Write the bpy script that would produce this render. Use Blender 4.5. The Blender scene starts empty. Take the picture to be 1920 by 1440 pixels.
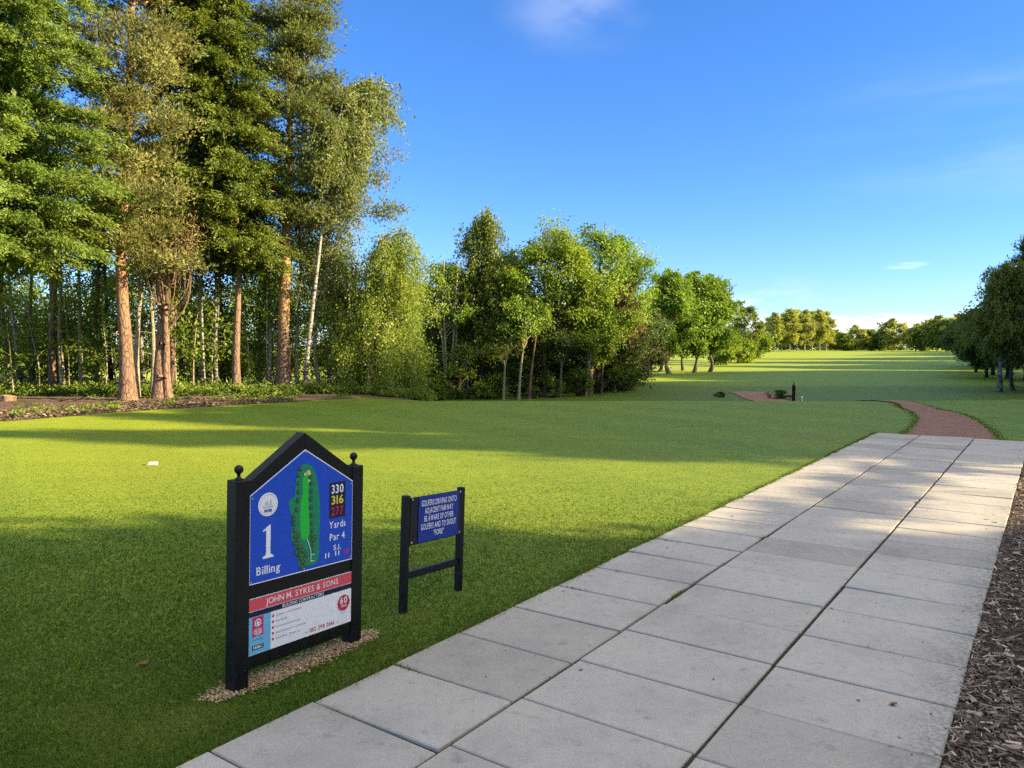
import bpy, bmesh, math, random
import numpy as np
PI = math.pi
R = math.radians
sc = bpy.context.scene
col = sc.collection
rng = np.random.default_rng(11)
random.seed(5)

# ------------------------------------------------------------------ camera
F, CX, CY, HZ, CAMH = 1442.0, 960.0, 720.0, 650.0, 1.77
PITCH = math.atan((CY - HZ) / F)
cam_d = bpy.data.cameras.new('camera')
cam = bpy.data.objects.new('camera', cam_d)
col.objects.link(cam)
cam.location = (0, 0, CAMH)
cam.rotation_euler = (PI / 2 - PITCH, 0, 0)
cam_d.sensor_width = 36
cam_d.lens = 36 * F / 1920
cam_d.clip_start = 0.05
cam_d.clip_end = 3000
sc.camera = cam
TH = R(35.2)
SU, CU = math.sin(TH), math.cos(TH)


def uv2xy(u, v):
    return u * SU + v * CU, u * CU - v * SU


def xy2uv(x, y):
    return x * SU + y * CU, x * CU - y * SU


def px_ground(x, y, z=0.0):
    a = (x - CX) / F
    b = (CY - y) / F
    dy = math.cos(PITCH) + b * math.sin(PITCH)
    dz = -math.sin(PITCH) + b * math.cos(PITCH)
    t = (z - CAMH) / dz
    return a * t, dy * t


def at(x, d):
    """ground X of picture column x at distance d"""
    return (x - CX) / F * d


# ------------------------------------------------------------------ sun, sky
SUN_AZ, SUN_EL = R(103), R(20)
sd = (math.sin(SUN_AZ) * math.cos(SUN_EL), math.cos(SUN_AZ) * math.cos(SUN_EL), math.sin(SUN_EL))
ld = bpy.data.lights.new('sun', 'SUN')
ld.energy = 5.0
ld.angle = R(0.5)
ld.color = (1.0, 0.80, 0.48)
lo = bpy.data.objects.new('sun', ld)
col.objects.link(lo)
lo.location = (60, -10, 40)
from mathutils import Vector, Matrix
lo.rotation_euler = Vector(sd).to_track_quat('Z', 'Y').to_euler()

w = bpy.data.worlds.new('World')
sc.world = w
w.use_nodes = True
nt = w.node_tree
N, L = nt.nodes, nt.links
N.clear()
out = N.new('ShaderNodeOutputWorld')
bg = N.new('ShaderNodeBackground')
bg.inputs[1].default_value = 0.14
# clear northern air: the Nishita sky is deepened towards blue near the horizon
SKYR = [(0.0, (.33, .425, .66)), (.10, (.30, .415, .67)), (.22, (.285, .41, .67)), (.40, (.285, .425, .66)), (.7, (.68, .72, .76))]
sky = N.new('ShaderNodeTexSky')
sky.sky_type = 'NISHITA'
sky.sun_disc = False
sky.sun_elevation = SUN_EL
sky.sun_rotation = SUN_AZ
sky.air_density = 1.0
sky.dust_density = 0.0
sky.ozone_density = 2.2
hs = N.new('ShaderNodeHueSaturation')
hs.inputs['Saturation'].default_value = 1.05
tc = N.new('ShaderNodeTexCoord')
sep = N.new('ShaderNodeSeparateXYZ')
L.new(tc.outputs['Generated'], sep.inputs[0])
sr = N.new('ShaderNodeValToRGB')
while len(sr.color_ramp.elements) < 5:
    sr.color_ramp.elements.new(.5)
for e_, (p_, c_) in zip(sr.color_ramp.elements, SKYR):
    e_.position = p_
    e_.color = (*c_, 1)
L.new(sep.outputs[2], sr.inputs[0])
sm_ = N.new('ShaderNodeMix')
sm_.data_type = 'RGBA'
sm_.blend_type = 'MULTIPLY'
sm_.inputs[0].default_value = 1
L.new(sky.outputs[0], sm_.inputs[6])
L.new(sr.outputs[0], sm_.inputs[7])
L.new(sm_.outputs[2], hs.inputs['Color'])
# thin clouds laid out by direction in the sky


def math_node(nt, op, a, b=None, c=None):
    n = nt.nodes.new('ShaderNodeMath')
    n.operation = op
    for i, v in enumerate((a, b, c)):
        if v is None:
            continue
        if isinstance(v, (int, float)):
            n.inputs[i].default_value = v
        else:
            nt.links.new(v, n.inputs[i])
    return n.outputs[0]


def sstep(nt, v, lo_, hi_):
    n = nt.nodes.new('ShaderNodeMapRange')
    n.interpolation_type = 'SMOOTHSTEP'
    nt.links.new(v, n.inputs[0])
    n.inputs[1].default_value = lo_
    n.inputs[2].default_value = hi_
    return n.outputs[0]


az = math_node(nt, 'ARCTAN2', sep.outputs[0], sep.outputs[1])
el = math_node(nt, 'ARCSINE', sep.outputs[2])
comb = N.new('ShaderNodeCombineXYZ')
L.new(az, comb.inputs[0])
L.new(el, comb.inputs[1])


def cloud(scale, seed, lo_, hi_, az0, az1, el0, el1, amount, soft=0.05, softe=0.01):
    mp = N.new('ShaderNodeMapping')
    mp.inputs['Scale'].default_value = scale
    mp.inputs['Location'].default_value = (seed, seed * .7, 0)
    L.new(comb.outputs[0], mp.inputs[0])
    nz = N.new('ShaderNodeTexNoise')
    nz.inputs['Scale'].default_value = 1
    nz.inputs['Detail'].default_value = 4
    nz.inputs['Roughness'].default_value = .6
    L.new(mp.outputs[0], nz.inputs[0])
    m = sstep(nt, nz.outputs[0], lo_, hi_)
    for src, a, b, s in ((az, az0, az1, soft), (el, el0, el1, softe)):
        m = math_node(nt, 'MULTIPLY', m, sstep(nt, src, a - s, a + s))
        m = math_node(nt, 'MULTIPLY', m, math_node(nt, 'SUBTRACT', 1.0, sstep(nt, src, b - s, b + s)))
    return math_node(nt, 'MULTIPLY', m, amount)


c1 = cloud((14, 60, 1), 3.1, .36, .60, .27, .62, .012, .036, .85, .03, .007)      # bank low over the far trees
c2 = cloud((6, 13, 1), 8.9, .34, .75, .01, .15, .38, .50, .17, .05, .04)            # wisp high up
c3 = cloud((2.0, 13, 1), 5.7, .38, .85, .42, 1.2, .17, .29, .17, .12, .05)          # veil on the right
c4 = cloud((16, 70, 1), 1.9, .40, .62, .455, .49, .090, .096, .3, .012, .002)
c5 = cloud((10, 26, 1), 4.4, .40, .7, .16, .36, .03, .075, .35, .03, .02)
c7 = cloud((1.2, 3.5, 1), 2.2, .30, .62, -4, 4, .72, 1.9, .85, .05, .14)            # unseen cirrus overhead, added as fill light to lift the shade
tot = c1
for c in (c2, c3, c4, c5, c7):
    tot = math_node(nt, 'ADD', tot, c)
c8 = cloud((1.6, 4.0, 1), 7.7, .25, .60, .95, 3.0, .30, 1.25, .9, .15, .12)          # unseen bright cloud around the sun, added to brighten faces turned right
tot = math_node(nt, 'MINIMUM', tot, 1.0)
mix = N.new('ShaderNodeMix')
mix.data_type = 'RGBA'
L.new(tot, mix.inputs[0])
L.new(hs.outputs[0], mix.inputs[6])
mix.inputs[7].default_value = (4.1, 3.95, 3.9, 1)
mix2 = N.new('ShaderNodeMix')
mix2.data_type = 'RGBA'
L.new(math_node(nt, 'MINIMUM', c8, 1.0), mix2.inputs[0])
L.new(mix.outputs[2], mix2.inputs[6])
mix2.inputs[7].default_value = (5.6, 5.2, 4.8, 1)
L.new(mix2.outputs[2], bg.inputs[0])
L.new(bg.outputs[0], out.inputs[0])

sc.view_settings.view_transform = 'Standard'
sc.view_settings.look = 'None'
sc.view_settings.exposure = 1.62
sc.view_settings.gamma = 1
cy = sc.cycles
cy.max_bounces = 7
cy.diffuse_bounces = 4
cy.glossy_bounces = 2
cy.transmission_bounces = 4
cy.transparent_max_bounces = 4
cy.caustics_reflective = False
cy.caustics_refractive = False
cy.use_denoising = False
cy.sample_clamp_indirect = 4


# ------------------------------------------------------------------ helpers
def link(o, parent=None):
    col.objects.link(o)
    if parent:
        o.parent = parent
    return o


def tag(o, label=None, cat=None, group=None, kind=None):
    if label:
        o['label'] = label
    if cat:
        o['category'] = cat
    if group:
        o['group'] = group
    if kind:
        o['kind'] = kind
    return o


def empty(name, loc, label, cat, group=None, rz=0.0, s=1.0):
    o = bpy.data.objects.new(name, None)
    o.empty_display_size = .3
    o.location = loc
    o.rotation_euler = (0, 0, rz)
    o.scale = (s, s, s)
    link(o)
    return tag(o, label, cat, group)


def dup(root, loc, rz, label, group=None, s=1.0, sz=None):
    r = root.copy()
    col.objects.link(r)
    r.location = loc
    r.rotation_euler = (0, 0, rz)
    r.scale = (s, s, sz or s)
    r['label'] = label
    if group:
        r['group'] = group
    for ch in list(root.children):
        c = ch.copy()
        col.objects.link(c)
        c.parent = r
        for g in ch.children:
            d = g.copy()
            col.objects.link(d)
            d.parent = c
    return r


def np_mesh(name, parts, mats, smooth=False, parent=None, tint=None, link_it=True):
    """parts: list of (verts (n,3), faces (m,k), material index). tint: per face floats"""
    vs, loops, starts, totals, midx = [], [], [], [], []
    off = 0
    lo_ = 0
    for v, f, m in parts:
        if len(f) == 0:
            continue
        v = np.asarray(v, np.float32)
        f = np.asarray(f, np.int32)
        vs.append(v)
        loops.append((f + off).ravel())
        k = f.shape[1]
        starts.append(lo_ + np.arange(len(f), dtype=np.int32) * k)
        totals.append(np.full(len(f), k, np.int32))
        midx.append(np.full(len(f), m, np.int32))
        off += len(v)
        lo_ += f.size
    V = np.concatenate(vs)
    LP = np.concatenate(loops).astype(np.int32)
    S = np.concatenate(starts).astype(np.int32)
    T = np.concatenate(totals)
    M = np.concatenate(midx)
    me = bpy.data.meshes.new(name)
    me.vertices.add(len(V))
    me.vertices.foreach_set('co', V.ravel())
    me.loops.add(len(LP))
    me.loops.foreach_set('vertex_index', LP)
    me.polygons.add(len(S))
    me.polygons.foreach_set('loop_start', S)
    me.polygons.foreach_set('loop_total', T)
    me.polygons.foreach_set('material_index', M)
    me.polygons.foreach_set('use_smooth', np.full(len(S), bool(smooth)))
    for m in mats:
        me.materials.append(m)
    me.update(calc_edges=True)
    if tint is not None:
        at_ = me.attributes.new('tint', 'FLOAT', 'FACE')
        at_.data.foreach_set('value', np.asarray(tint, np.float32))
    o = bpy.data.objects.new(name, me)
    if link_it:
        link(o, parent)
    return o


def unit(a):
    return a / (np.linalg.norm(a, axis=-1, keepdims=True) + 1e-9)


def diamonds(c, axis, nrm, Ln, Wd):
    axis = unit(axis)
    side = unit(np.cross(nrm, axis))
    Ln = np.broadcast_to(np.asarray(Ln, float), (len(c),))[:, None]
    Wd = np.broadcast_to(np.asarray(Wd, float), (len(c),))[:, None]
    a = c - axis * Ln * .5
    b = c + side * Wd * .5 - axis * Ln * .06
    d = c + axis * Ln * .5
    e = c - side * Wd * .5 - axis * Ln * .06
    v = np.stack([a, b, d, e], 1).reshape(-1, 3)
    f = np.arange(len(c) * 4).reshape(-1, 4)
    return v, f


def prisms(p0, p1, r0, r1, n=3):
    p0 = np.asarray(p0, float).reshape(-1, 3)
    p1 = np.asarray(p1, float).reshape(-1, 3)
    M = len(p0)
    r0 = np.broadcast_to(np.asarray(r0, float), (M,))
    r1 = np.broadcast_to(np.asarray(r1, float), (M,))
    ax = unit(p1 - p0)
    ref = np.where(np.abs(ax[:, 2:3]) > .9, np.array([[1., 0, 0]]), np.array([[0, 0, 1.]]))
    s = unit(np.cross(ax, ref))
    t = np.cross(ax, s)
    ang = np.arange(n) * 2 * PI / n
    ring = s[:, None, :] * np.cos(ang)[None, :, None] + t[:, None, :] * np.sin(ang)[None, :, None]
    a = p0[:, None] + ring * r0[:, None, None]
    b = p1[:, None] + ring * r1[:, None, None]
    v = np.concatenate([a, b], 1).reshape(-1, 3)
    base = (np.arange(M) * 2 * n)[:, None]
    fs = []
    for i in range(n):
        j = (i + 1) % n
        fs.append(base + np.array([[i, j, n + j, n + i]]))
    f = np.stack(fs, 1).reshape(-1, 4)
    return v, f


def tube(pts, rad, n=12, bump=0.0, g=None, twist=0.0):
    pts = np.asarray(pts, float)
    K = len(pts)
    rad = np.asarray(rad, float)
    tan = np.gradient(pts, axis=0)
    tan = unit(tan)
    ref = np.array([1., 0.13, 0])
    s = unit(np.cross(tan, ref))
    t = np.cross(tan, s)
    ang = np.arange(n) * 2 * PI / n
    rr = rad[:, None] * np.ones(n)[None]
    if bump and g is not None:
        lob = 1 + bump * np.sin(ang * 3 + g.uniform(0, 6))[None] * .6 + g.normal(0, bump * .5, (K, n))
        rr = rr * lob
    v = pts[:, None] + (s[:, None] * np.cos(ang)[None, :, None] + t[:, None] * np.sin(ang)[None, :, None]) * rr[..., None]
    v = v.reshape(-1, 3)
    fs = []
    for k in range(K - 1):
        for i in range(n):
            j = (i + 1) % n
            fs.append((k * n + i, k * n + j, (k + 1) * n + j, (k + 1) * n + i))
    return v, np.array(fs)


def interp_path(pts, m):
    pts = np.asarray(pts, float)
    x = np.linspace(0, len(pts) - 1, m)
    i = np.clip(x.astype(int), 0, len(pts) - 2)
    f = (x - i)[:, None]
    # catmull-rom
    P = np.concatenate([[2 * pts[0] - pts[1]], pts, [2 * pts[-1] - pts[-2]]])
    p0, p1, p2, p3 = P[i], P[i + 1], P[i + 2], P[i + 3]
    return .5 * ((2 * p1) + (-p0 + p2) * f + (2 * p0 - 5 * p1 + 4 * p2 - p3) * f ** 2 + (-p0 + 3 * p1 - 3 * p2 + p3) * f ** 3)


# ------------------------------------------------------------------ materials
def new_mat(name):
    m = bpy.data.materials.new(name)
    m.use_nodes = True
    m.node_tree.nodes.clear()
    o = m.node_tree.nodes.new('ShaderNodeOutputMaterial')
    return m, m.node_tree, o


def ramp(nt, fac, stops):
    r = nt.nodes.new('ShaderNodeValToRGB')
    e = r.color_ramp.elements
    while len(e) < len(stops):
        e.new(.5)
    for i, (p, c) in enumerate(stops):
        e[i].position = p
        e[i].color = (*c, 1)
    nt.links.new(fac, r.inputs[0])
    return r.outputs[0]


def noise(nt, coord, scale, detail=4, rough=.55, vscale=None):
    n = nt.nodes.new('ShaderNodeTexNoise')
    n.inputs['Scale'].default_value = scale
    n.inputs['Detail'].default_value = detail
    n.inputs['Roughness'].default_value = rough
    if vscale:
        mp = nt.nodes.new('ShaderNodeMapping')
        mp.inputs['Scale'].default_value = vscale
        nt.links.new(coord, mp.inputs[0])
        coord = mp.outputs[0]
    nt.links.new(coord, n.inputs[0])
    return n.outputs[0]


def mixc(nt, fac, a, b, mode='MIX'):
    n = nt.nodes.new('ShaderNodeMix')
    n.data_type = 'RGBA'
    n.blend_type = mode
    for sock, v in ((n.inputs[0], fac), (n.inputs[6], a), (n.inputs[7], b)):
        if isinstance(v, (int, float)):
            sock.default_value = v
        elif isinstance(v, tuple):
            sock.default_value = (*v, 1)
        else:
            nt.links.new(v, sock)
    return n.outputs[2]


def principled(nt, o, colr, rough=.8, bump=None, bstr=.4, bdist=.01, spec=.3, metal=0):
    p = nt.nodes.new('ShaderNodeBsdfPrincipled')
    if isinstance(colr, tuple):
        p.inputs['Base Color'].default_value = (*colr, 1)
    else:
        nt.links.new(colr, p.inputs['Base Color'])
    if isinstance(rough, (int, float)):
        p.inputs['Roughness'].default_value = rough
    else:
        nt.links.new(rough, p.inputs['Roughness'])
    p.inputs['Specular IOR Level'].default_value = spec
    p.inputs['Metallic'].default_value = metal
    if bump is not None:
        b = nt.nodes.new('ShaderNodeBump')
        b.inputs['Strength'].default_value = bstr
        b.inputs['Distance'].default_value = bdist
        nt.links.new(bump, b.inputs['Height'])
        nt.links.new(b.outputs[0], p.inputs['Normal'])
    nt.links.new(p.outputs[0], o.inputs[0])
    return p


def coords(nt, kind='Object'):
    return nt.nodes.new('ShaderNodeTexCoord').outputs[kind]


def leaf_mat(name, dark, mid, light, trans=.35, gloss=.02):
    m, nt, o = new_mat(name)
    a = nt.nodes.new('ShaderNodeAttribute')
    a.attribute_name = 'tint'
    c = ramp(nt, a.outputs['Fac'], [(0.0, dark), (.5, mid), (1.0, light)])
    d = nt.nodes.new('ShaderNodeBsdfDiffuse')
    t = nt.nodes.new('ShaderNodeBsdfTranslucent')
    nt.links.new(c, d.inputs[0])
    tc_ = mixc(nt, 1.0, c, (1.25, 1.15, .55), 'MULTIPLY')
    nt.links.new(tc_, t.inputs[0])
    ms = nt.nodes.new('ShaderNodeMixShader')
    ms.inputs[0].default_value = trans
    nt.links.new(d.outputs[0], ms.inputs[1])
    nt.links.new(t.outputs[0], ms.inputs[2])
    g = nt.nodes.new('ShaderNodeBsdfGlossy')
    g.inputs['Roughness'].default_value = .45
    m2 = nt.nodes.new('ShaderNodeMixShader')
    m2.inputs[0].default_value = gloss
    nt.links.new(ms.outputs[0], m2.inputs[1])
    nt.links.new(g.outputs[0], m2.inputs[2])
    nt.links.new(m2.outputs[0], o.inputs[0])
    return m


LEAF = {
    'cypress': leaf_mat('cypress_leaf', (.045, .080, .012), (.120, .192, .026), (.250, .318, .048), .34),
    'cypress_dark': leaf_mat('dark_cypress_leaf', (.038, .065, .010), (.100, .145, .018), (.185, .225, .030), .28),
    'pine': leaf_mat('pine_needle', (.062, .088, .022), (.165, .200, .046), (.310, .335, .090), .30),
    'pine_tan': leaf_mat('tan_pine_needle', (.075, .092, .026), (.215, .225, .062), (.430, .395, .130), .28),
    'dead': leaf_mat('dead_needle', (.15, .11, .05), (.26, .195, .085), (.36, .28, .13), .2),
    'birch': leaf_mat('birch_leaf', (.070, .105, .016), (.155, .205, .026), (.245, .290, .046), .42),
    'lime': leaf_mat('bright_leaf', (.095, .155, .014), (.210, .310, .028), (.340, .430, .050), .48),
    'ash': leaf_mat('ash_leaf', (.085, .155, .016), (.190, .320, .034), (.310, .430, .060), .48),
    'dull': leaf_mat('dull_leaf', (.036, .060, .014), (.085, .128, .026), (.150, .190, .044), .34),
    'under': leaf_mat('undergrowth_leaf', (.058, .098, .011), (.150, .230, .023), (.280, .370, .044), .44),
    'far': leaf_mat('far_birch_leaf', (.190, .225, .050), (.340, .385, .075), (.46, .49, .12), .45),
    'red': leaf_mat('copper_leaf', (.045, .014, .014), (.085, .026, .022), (.125, .045, .030), .3),
}


def bark_mat(name, low, high, z0, z1, scale=9, crack=.5, dark=(.05, .035, .025)):
    m, nt, o = new_mat(name)
    co = coords(nt)
    s = nt.nodes.new('ShaderNodeSeparateXYZ')
    nt.links.new(co, s.inputs[0])
    n1 = noise(nt, co, 1.2, 3)
    zz = math_node(nt, 'ADD', s.outputs[2], math_node(nt, 'MULTIPLY', n1, 1.6))
    base = mixc(nt, sstep(nt, zz, z0 + .8, z1 + .8), low, high)
    v = nt.nodes.new('ShaderNodeTexVoronoi')
    v.feature = 'DISTANCE_TO_EDGE'
    v.inputs['Scale'].default_value = scale
    mp = nt.nodes.new('ShaderNodeMapping')
    mp.inputs['Scale'].default_value = (1, 1, .28)
    nz = nt.nodes.new('ShaderNodeTexNoise')
    nz.inputs['Scale'].default_value = 3
    mv = nt.nodes.new('ShaderNodeVectorMath')
    mv.operation = 'MULTIPLY_ADD'
    nt.links.new(co, nz.inputs[0])
    nt.links.new(nz.outputs['Color'], mv.inputs[0])
    mv.inputs[1].default_value = (.25, .25, .25)
    nt.links.new(co, mv.inputs[2])
    nt.links.new(mv.outputs[0], mp.inputs[0])
    nt.links.new(mp.outputs[0], v.inputs[0])
    e = sstep(nt, v.outputs['Distance'], 0.0, .12)
    n2 = noise(nt, co, 30, 4, .6, (1, 1, .3))
    c = mixc(nt, math_node(nt, 'MULTIPLY', math_node(nt, 'SUBTRACT', 1.0, e), crack), base, dark)
    c = mixc(nt, .6, c, ramp(nt, n2, [(.3, (.45, .45, .45)), (.7, (1.25, 1.22, 1.18))]), 'MULTIPLY')
    hgt = math_node(nt, 'ADD', e, math_node(nt, 'MULTIPLY', n2, .5))
    principled(nt, o, c, .92, hgt, .7, .03, .15)
    return m


def birch_bark(name):
    m, nt, o = new_mat(name)
    co = coords(nt)
    n = noise(nt, co, 5, 5, .7, (1.0, 1.0, 2.6))
    s = nt.nodes.new('ShaderNodeSeparateXYZ')
    nt.links.new(co, s.inputs[0])
    low = math_node(nt, 'SUBTRACT', 1.0, sstep(nt, s.outputs[2], 0.2, 2.5))
    f = math_node(nt, 'ADD', n, math_node(nt, 'MULTIPLY', low, -.12))
    c = ramp(nt, f, [(.36, (.05, .045, .04)), (.47, (.33, .30, .25)), (.62, (.46, .43, .36))])
    principled(nt, o, c, .8, n, .3, .01, .2)
    return m


BARK = {
    'pine': bark_mat('pine_bark', (.27, .17, .115), (.43, .245, .13), 1.8, 5.0, 10, .6),
    'pine2': bark_mat('orange_pine_bark', (.23, .155, .11), (.52, .32, .165), 1.8, 3.6, 9, .5),
    'brown': bark_mat('brown_bark', (.26, .17, .12), (.31, .21, .135), 1, 5, 9, .5),
    'grey': bark_mat('grey_bark', (.20, .165, .11), (.27, .225, .15), 1, 5, 12, .45),
    'pale': bark_mat('pale_bark', (.40, .35, .24), (.46, .40, .28), 1, 5, 14, .4),
    'dark': bark_mat('dark_bark', (.07, .06, .045), (.10, .08, .06), 1, 5, 10, .4),
    'birch': birch_bark('birch_bark'),
}


# ------------------------------------------------------------------ tree builders (each returns crown, trunk arrays)
class Tree:
    def __init__(self, seed):
        self.g = np.random.default_rng(seed)
        self.wood = []          # (v, f)
        self.lv, self.lf, self.tint = [], [], []
        self.n = 0

    def trunk(self, pts, r0, r1, m=22, n=12, flare=.35, bump=.05):
        P = interp_path(pts, m)
        t = np.linspace(0, 1, m)
        L_ = np.concatenate([[0], np.cumsum(np.linalg.norm(np.diff(P, axis=0), axis=1))])
        rad = r0 + (r1 - r0) * t ** .85
        rad = rad * (1 + flare * np.exp(-L_ / (r0 * 2.2 + .05)))
        self.wood.append(tube(P, rad, n, bump, self.g))
        return P

    def limb(self, p0, p1, r0, r1, sag=0.0, up=0.0, m=7, n=5, wob=.05):
        p0 = np.asarray(p0, float)
        p1 = np.asarray(p1, float)
        t = np.linspace(0, 1, m)[:, None]
        L_ = np.linalg.norm(p1 - p0)
        P = p0 + (p1 - p0) * t
        P[:, 2] += (np.sin(t[:, 0] * PI) * (up - sag) * L_)
        P[1:-1] += self.g.normal(0, wob * L_ * .4, (m - 2, 3))
        self.wood.append(tube(P, np.linspace(r0, r1, m), n))
        return P

    def twigs(self, p0, p1, r0, r1):
        if len(p0):
            self.wood.append(prisms(p0, p1, r0, r1, 3))

    def leaves(self, c, axis, nrm, Ln, Wd, tint):
        v, f = diamonds(c, axis, nrm, Ln, Wd)
        self.lv.append(v)
        self.lf.append(f + self.n)
        self.n += len(v)
        self.tint.append(np.clip(tint, 0, 1))

    def build(self, name, loc, label, cat, leaf, bark, group=None, rz=0.0, s=1.0, link_top=True):
        e = empty(name, loc, label, cat, group, rz, s)
        if self.wood:
            np_mesh('trunk', [(v, f, 0) for v, f in self.wood], [BARK[bark]], True, e)
        if self.lv:
            np_mesh('crown', [(np.concatenate(self.lv), np.concatenate(self.lf), 0)], [LEAF[leaf]], False, e, np.concatenate(self.tint))
        return e


def cypress(seed, H, zb, RR, off=(0, 0), nl=170, tw=14, leafL=.14, trunk_pts=None, r0=.2, dens=1.0, wide_low=True):
    T = Tree(seed)
    g = T.g
    tp = trunk_pts or [(0, 0, -.1), (0.05, 0, 2), (.02, .05, H * .5), (off[0], off[1], H)]
    P = T.trunk(tp, r0, .03, 26)
    for i in range(nl):
        t = (i + g.uniform(0, 1)) / nl
        t = t ** 1.1
        z = zb + (H - zb) * t
        prof = (1 - t) ** .5 * (.74 + .26 * min(1, t / .12)) + .05
        r = RR * prof * g.uniform(.72, 1.12)
        az_ = i * 2.39996 + g.normal(0, .35)
        k = int(np.argmin(np.abs(P[:, 2] - z)))
        b = np.array([P[k, 0], P[k, 1], z])
        b[:2] += np.array(off) * np.clip((z - zb) / 3 + .5, 0, 1) * (0 if trunk_pts is None else 1)
        d = np.array([math.cos(az_), math.sin(az_), 0])
        up = g.uniform(.05, .35) + .4 * t
        end = b + d * r + np.array([0, 0, up * r * .8])
        m = 6
        tt = np.linspace(0, 1, m)[:, None]
        Q = b + (end - b) * tt
        Q[:, 2] -= (tt[:, 0] ** 3) * r * .25
        T.twigs(Q[:-1], Q[1:], .02, .012)
        mc = 46
        cc = b + d * r * g.uniform(.05, .6, (mc, 1)) + g.normal(0, .28, (mc, 3))
        T.leaves(cc, g.normal(0, 1, (mc, 3)), g.normal(0, 1, (mc, 3)), .26, .14, g.uniform(.1, .5, mc))
        nt_ = max(4, int(tw * (r / RR) * 1.2 * dens))
        s = g.uniform(.30, 1.0, nt_) ** .8
        idx = s * (m - 1)
        i0 = np.clip(idx.astype(int), 0, m - 2)
        base = Q[i0] + (Q[i0 + 1] - Q[i0]) * (idx - i0)[:, None]
        side = np.array([-d[1], d[0], 0])
        sg = g.choice([-1, 1], nt_)[:, None]
        td = unit(d * g.uniform(.5, 1.1, nt_)[:, None] + side * sg * g.uniform(.2, 1.0, nt_)[:, None] + np.array([0, 0, 1]) * g.uniform(-.35, .35, nt_)[:, None])
        tl = g.uniform(.35, .85, nt_) * (.5 + .5 * r / RR)
        lt = g.uniform(.2, .8) * .5 + .25
        K = 6
        for q in range(K):
            f = (q + g.uniform(0, 1, nt_)) / K
            c0 = base + td * (tl * f)[:, None]
            c0[:, 2] -= f ** 2 * tl * .3
            for e in range(10):
                c = c0 + g.normal(0, .075, (nt_, 3))
                ax = td + g.normal(0, .45, (nt_, 3)) + np.array([0, 0, -.30])
                nr = g.normal(0, .6, (nt_, 3)) + np.array([.75, -.45, .6])
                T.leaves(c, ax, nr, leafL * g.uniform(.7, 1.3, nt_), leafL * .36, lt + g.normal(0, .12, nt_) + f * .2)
    return T


def pine(seed, H, zb, RR, trunk_pts, r0, nlimb=34, pads=7, needL=.135, off=(0, 0), flat=.55, bare=0, window=0):
    T = Tree(seed)
    g = T.g
    P = T.trunk(trunk_pts, r0, .06, 34, 14, .48)
    for i in range(bare):        # dead stubs on the lower bole
        z = g.uniform(1.5, zb)
        k = int(np.argmin(np.abs(P[:, 2] - z)))
        a = g.uniform(0, 2 * PI)
        l = g.uniform(.25, .9)
        T.limb(P[k], P[k] + np.array([math.cos(a) * l, math.sin(a) * l, l * g.uniform(-.1, .6)]), .035, .012, 0, .1, 5, 5)
    for i in range(nlimb):
        t = (i + g.uniform(0, .8)) / nlimb
        z = zb + (H - zb) * t ** 1.05
        prof = math.sin(min(1, .28 + t * .9) * PI) ** .5 if t > .7 else (.8 + .2 * math.sin(i * 1.7))
        prof = max(.25, prof)
        r = RR * prof * g.uniform(.55, 1.1)
        a = i * 2.39996 + g.normal(0, .5)
        hi = min(1, max(0, (z - 8.5) / 4)) if window else 0
        r *= 1 - .42 * hi
        k = int(np.argmin(np.abs(P[:, 2] - z)))
        b = P[k].copy()
        end = b + np.array([math.cos(a) * r, math.sin(a) * r, r * g.uniform(-.1, .45)]) + np.array([off[0], off[1], 0]) * g.uniform(.3, 1) * (1 - .8 * hi)
        Q = T.limb(b, end, .05, .015, .05, .08, 7, 5, .06)
        for j in range(pads):
            s = g.uniform(.45, 1.02)
            k2 = min(5, int(s * 6))
            c = Q[k2] + (Q[k2 + 1] - Q[k2]) * (s * 6 - k2)
            o = np.array([g.normal(0, .42), g.normal(0, .42), g.uniform(-.05, .30)]) * (.6 + .4 * r / RR)
            pc = c + o
            if pc[2] < window and pc[1] < .1 and abs(pc[0] - b[0]) < .55:
                continue
            T.twigs(c[None], pc[None], .015, .008)
            m = int(g.uniform(60, 95))
            q = g.normal(0, 1, (m, 3)) * np.array([.28, .28, .28 * flat])
            pp = pc + q
            lt = g.uniform(.15, .75)
            for e in range(5):
                ax = unit(q) * .8 + np.array([0, 0, .7]) + g.normal(0, .45, (m, 3))
                T.leaves(pp + unit(ax) * needL * .4, ax, g.normal(0, .8, (m, 3)) + np.array([.7, -.5, .3]), needL * g.uniform(.7, 1.3, m), needL * .19, lt + g.normal(0, .14, m))
    return T


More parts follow.
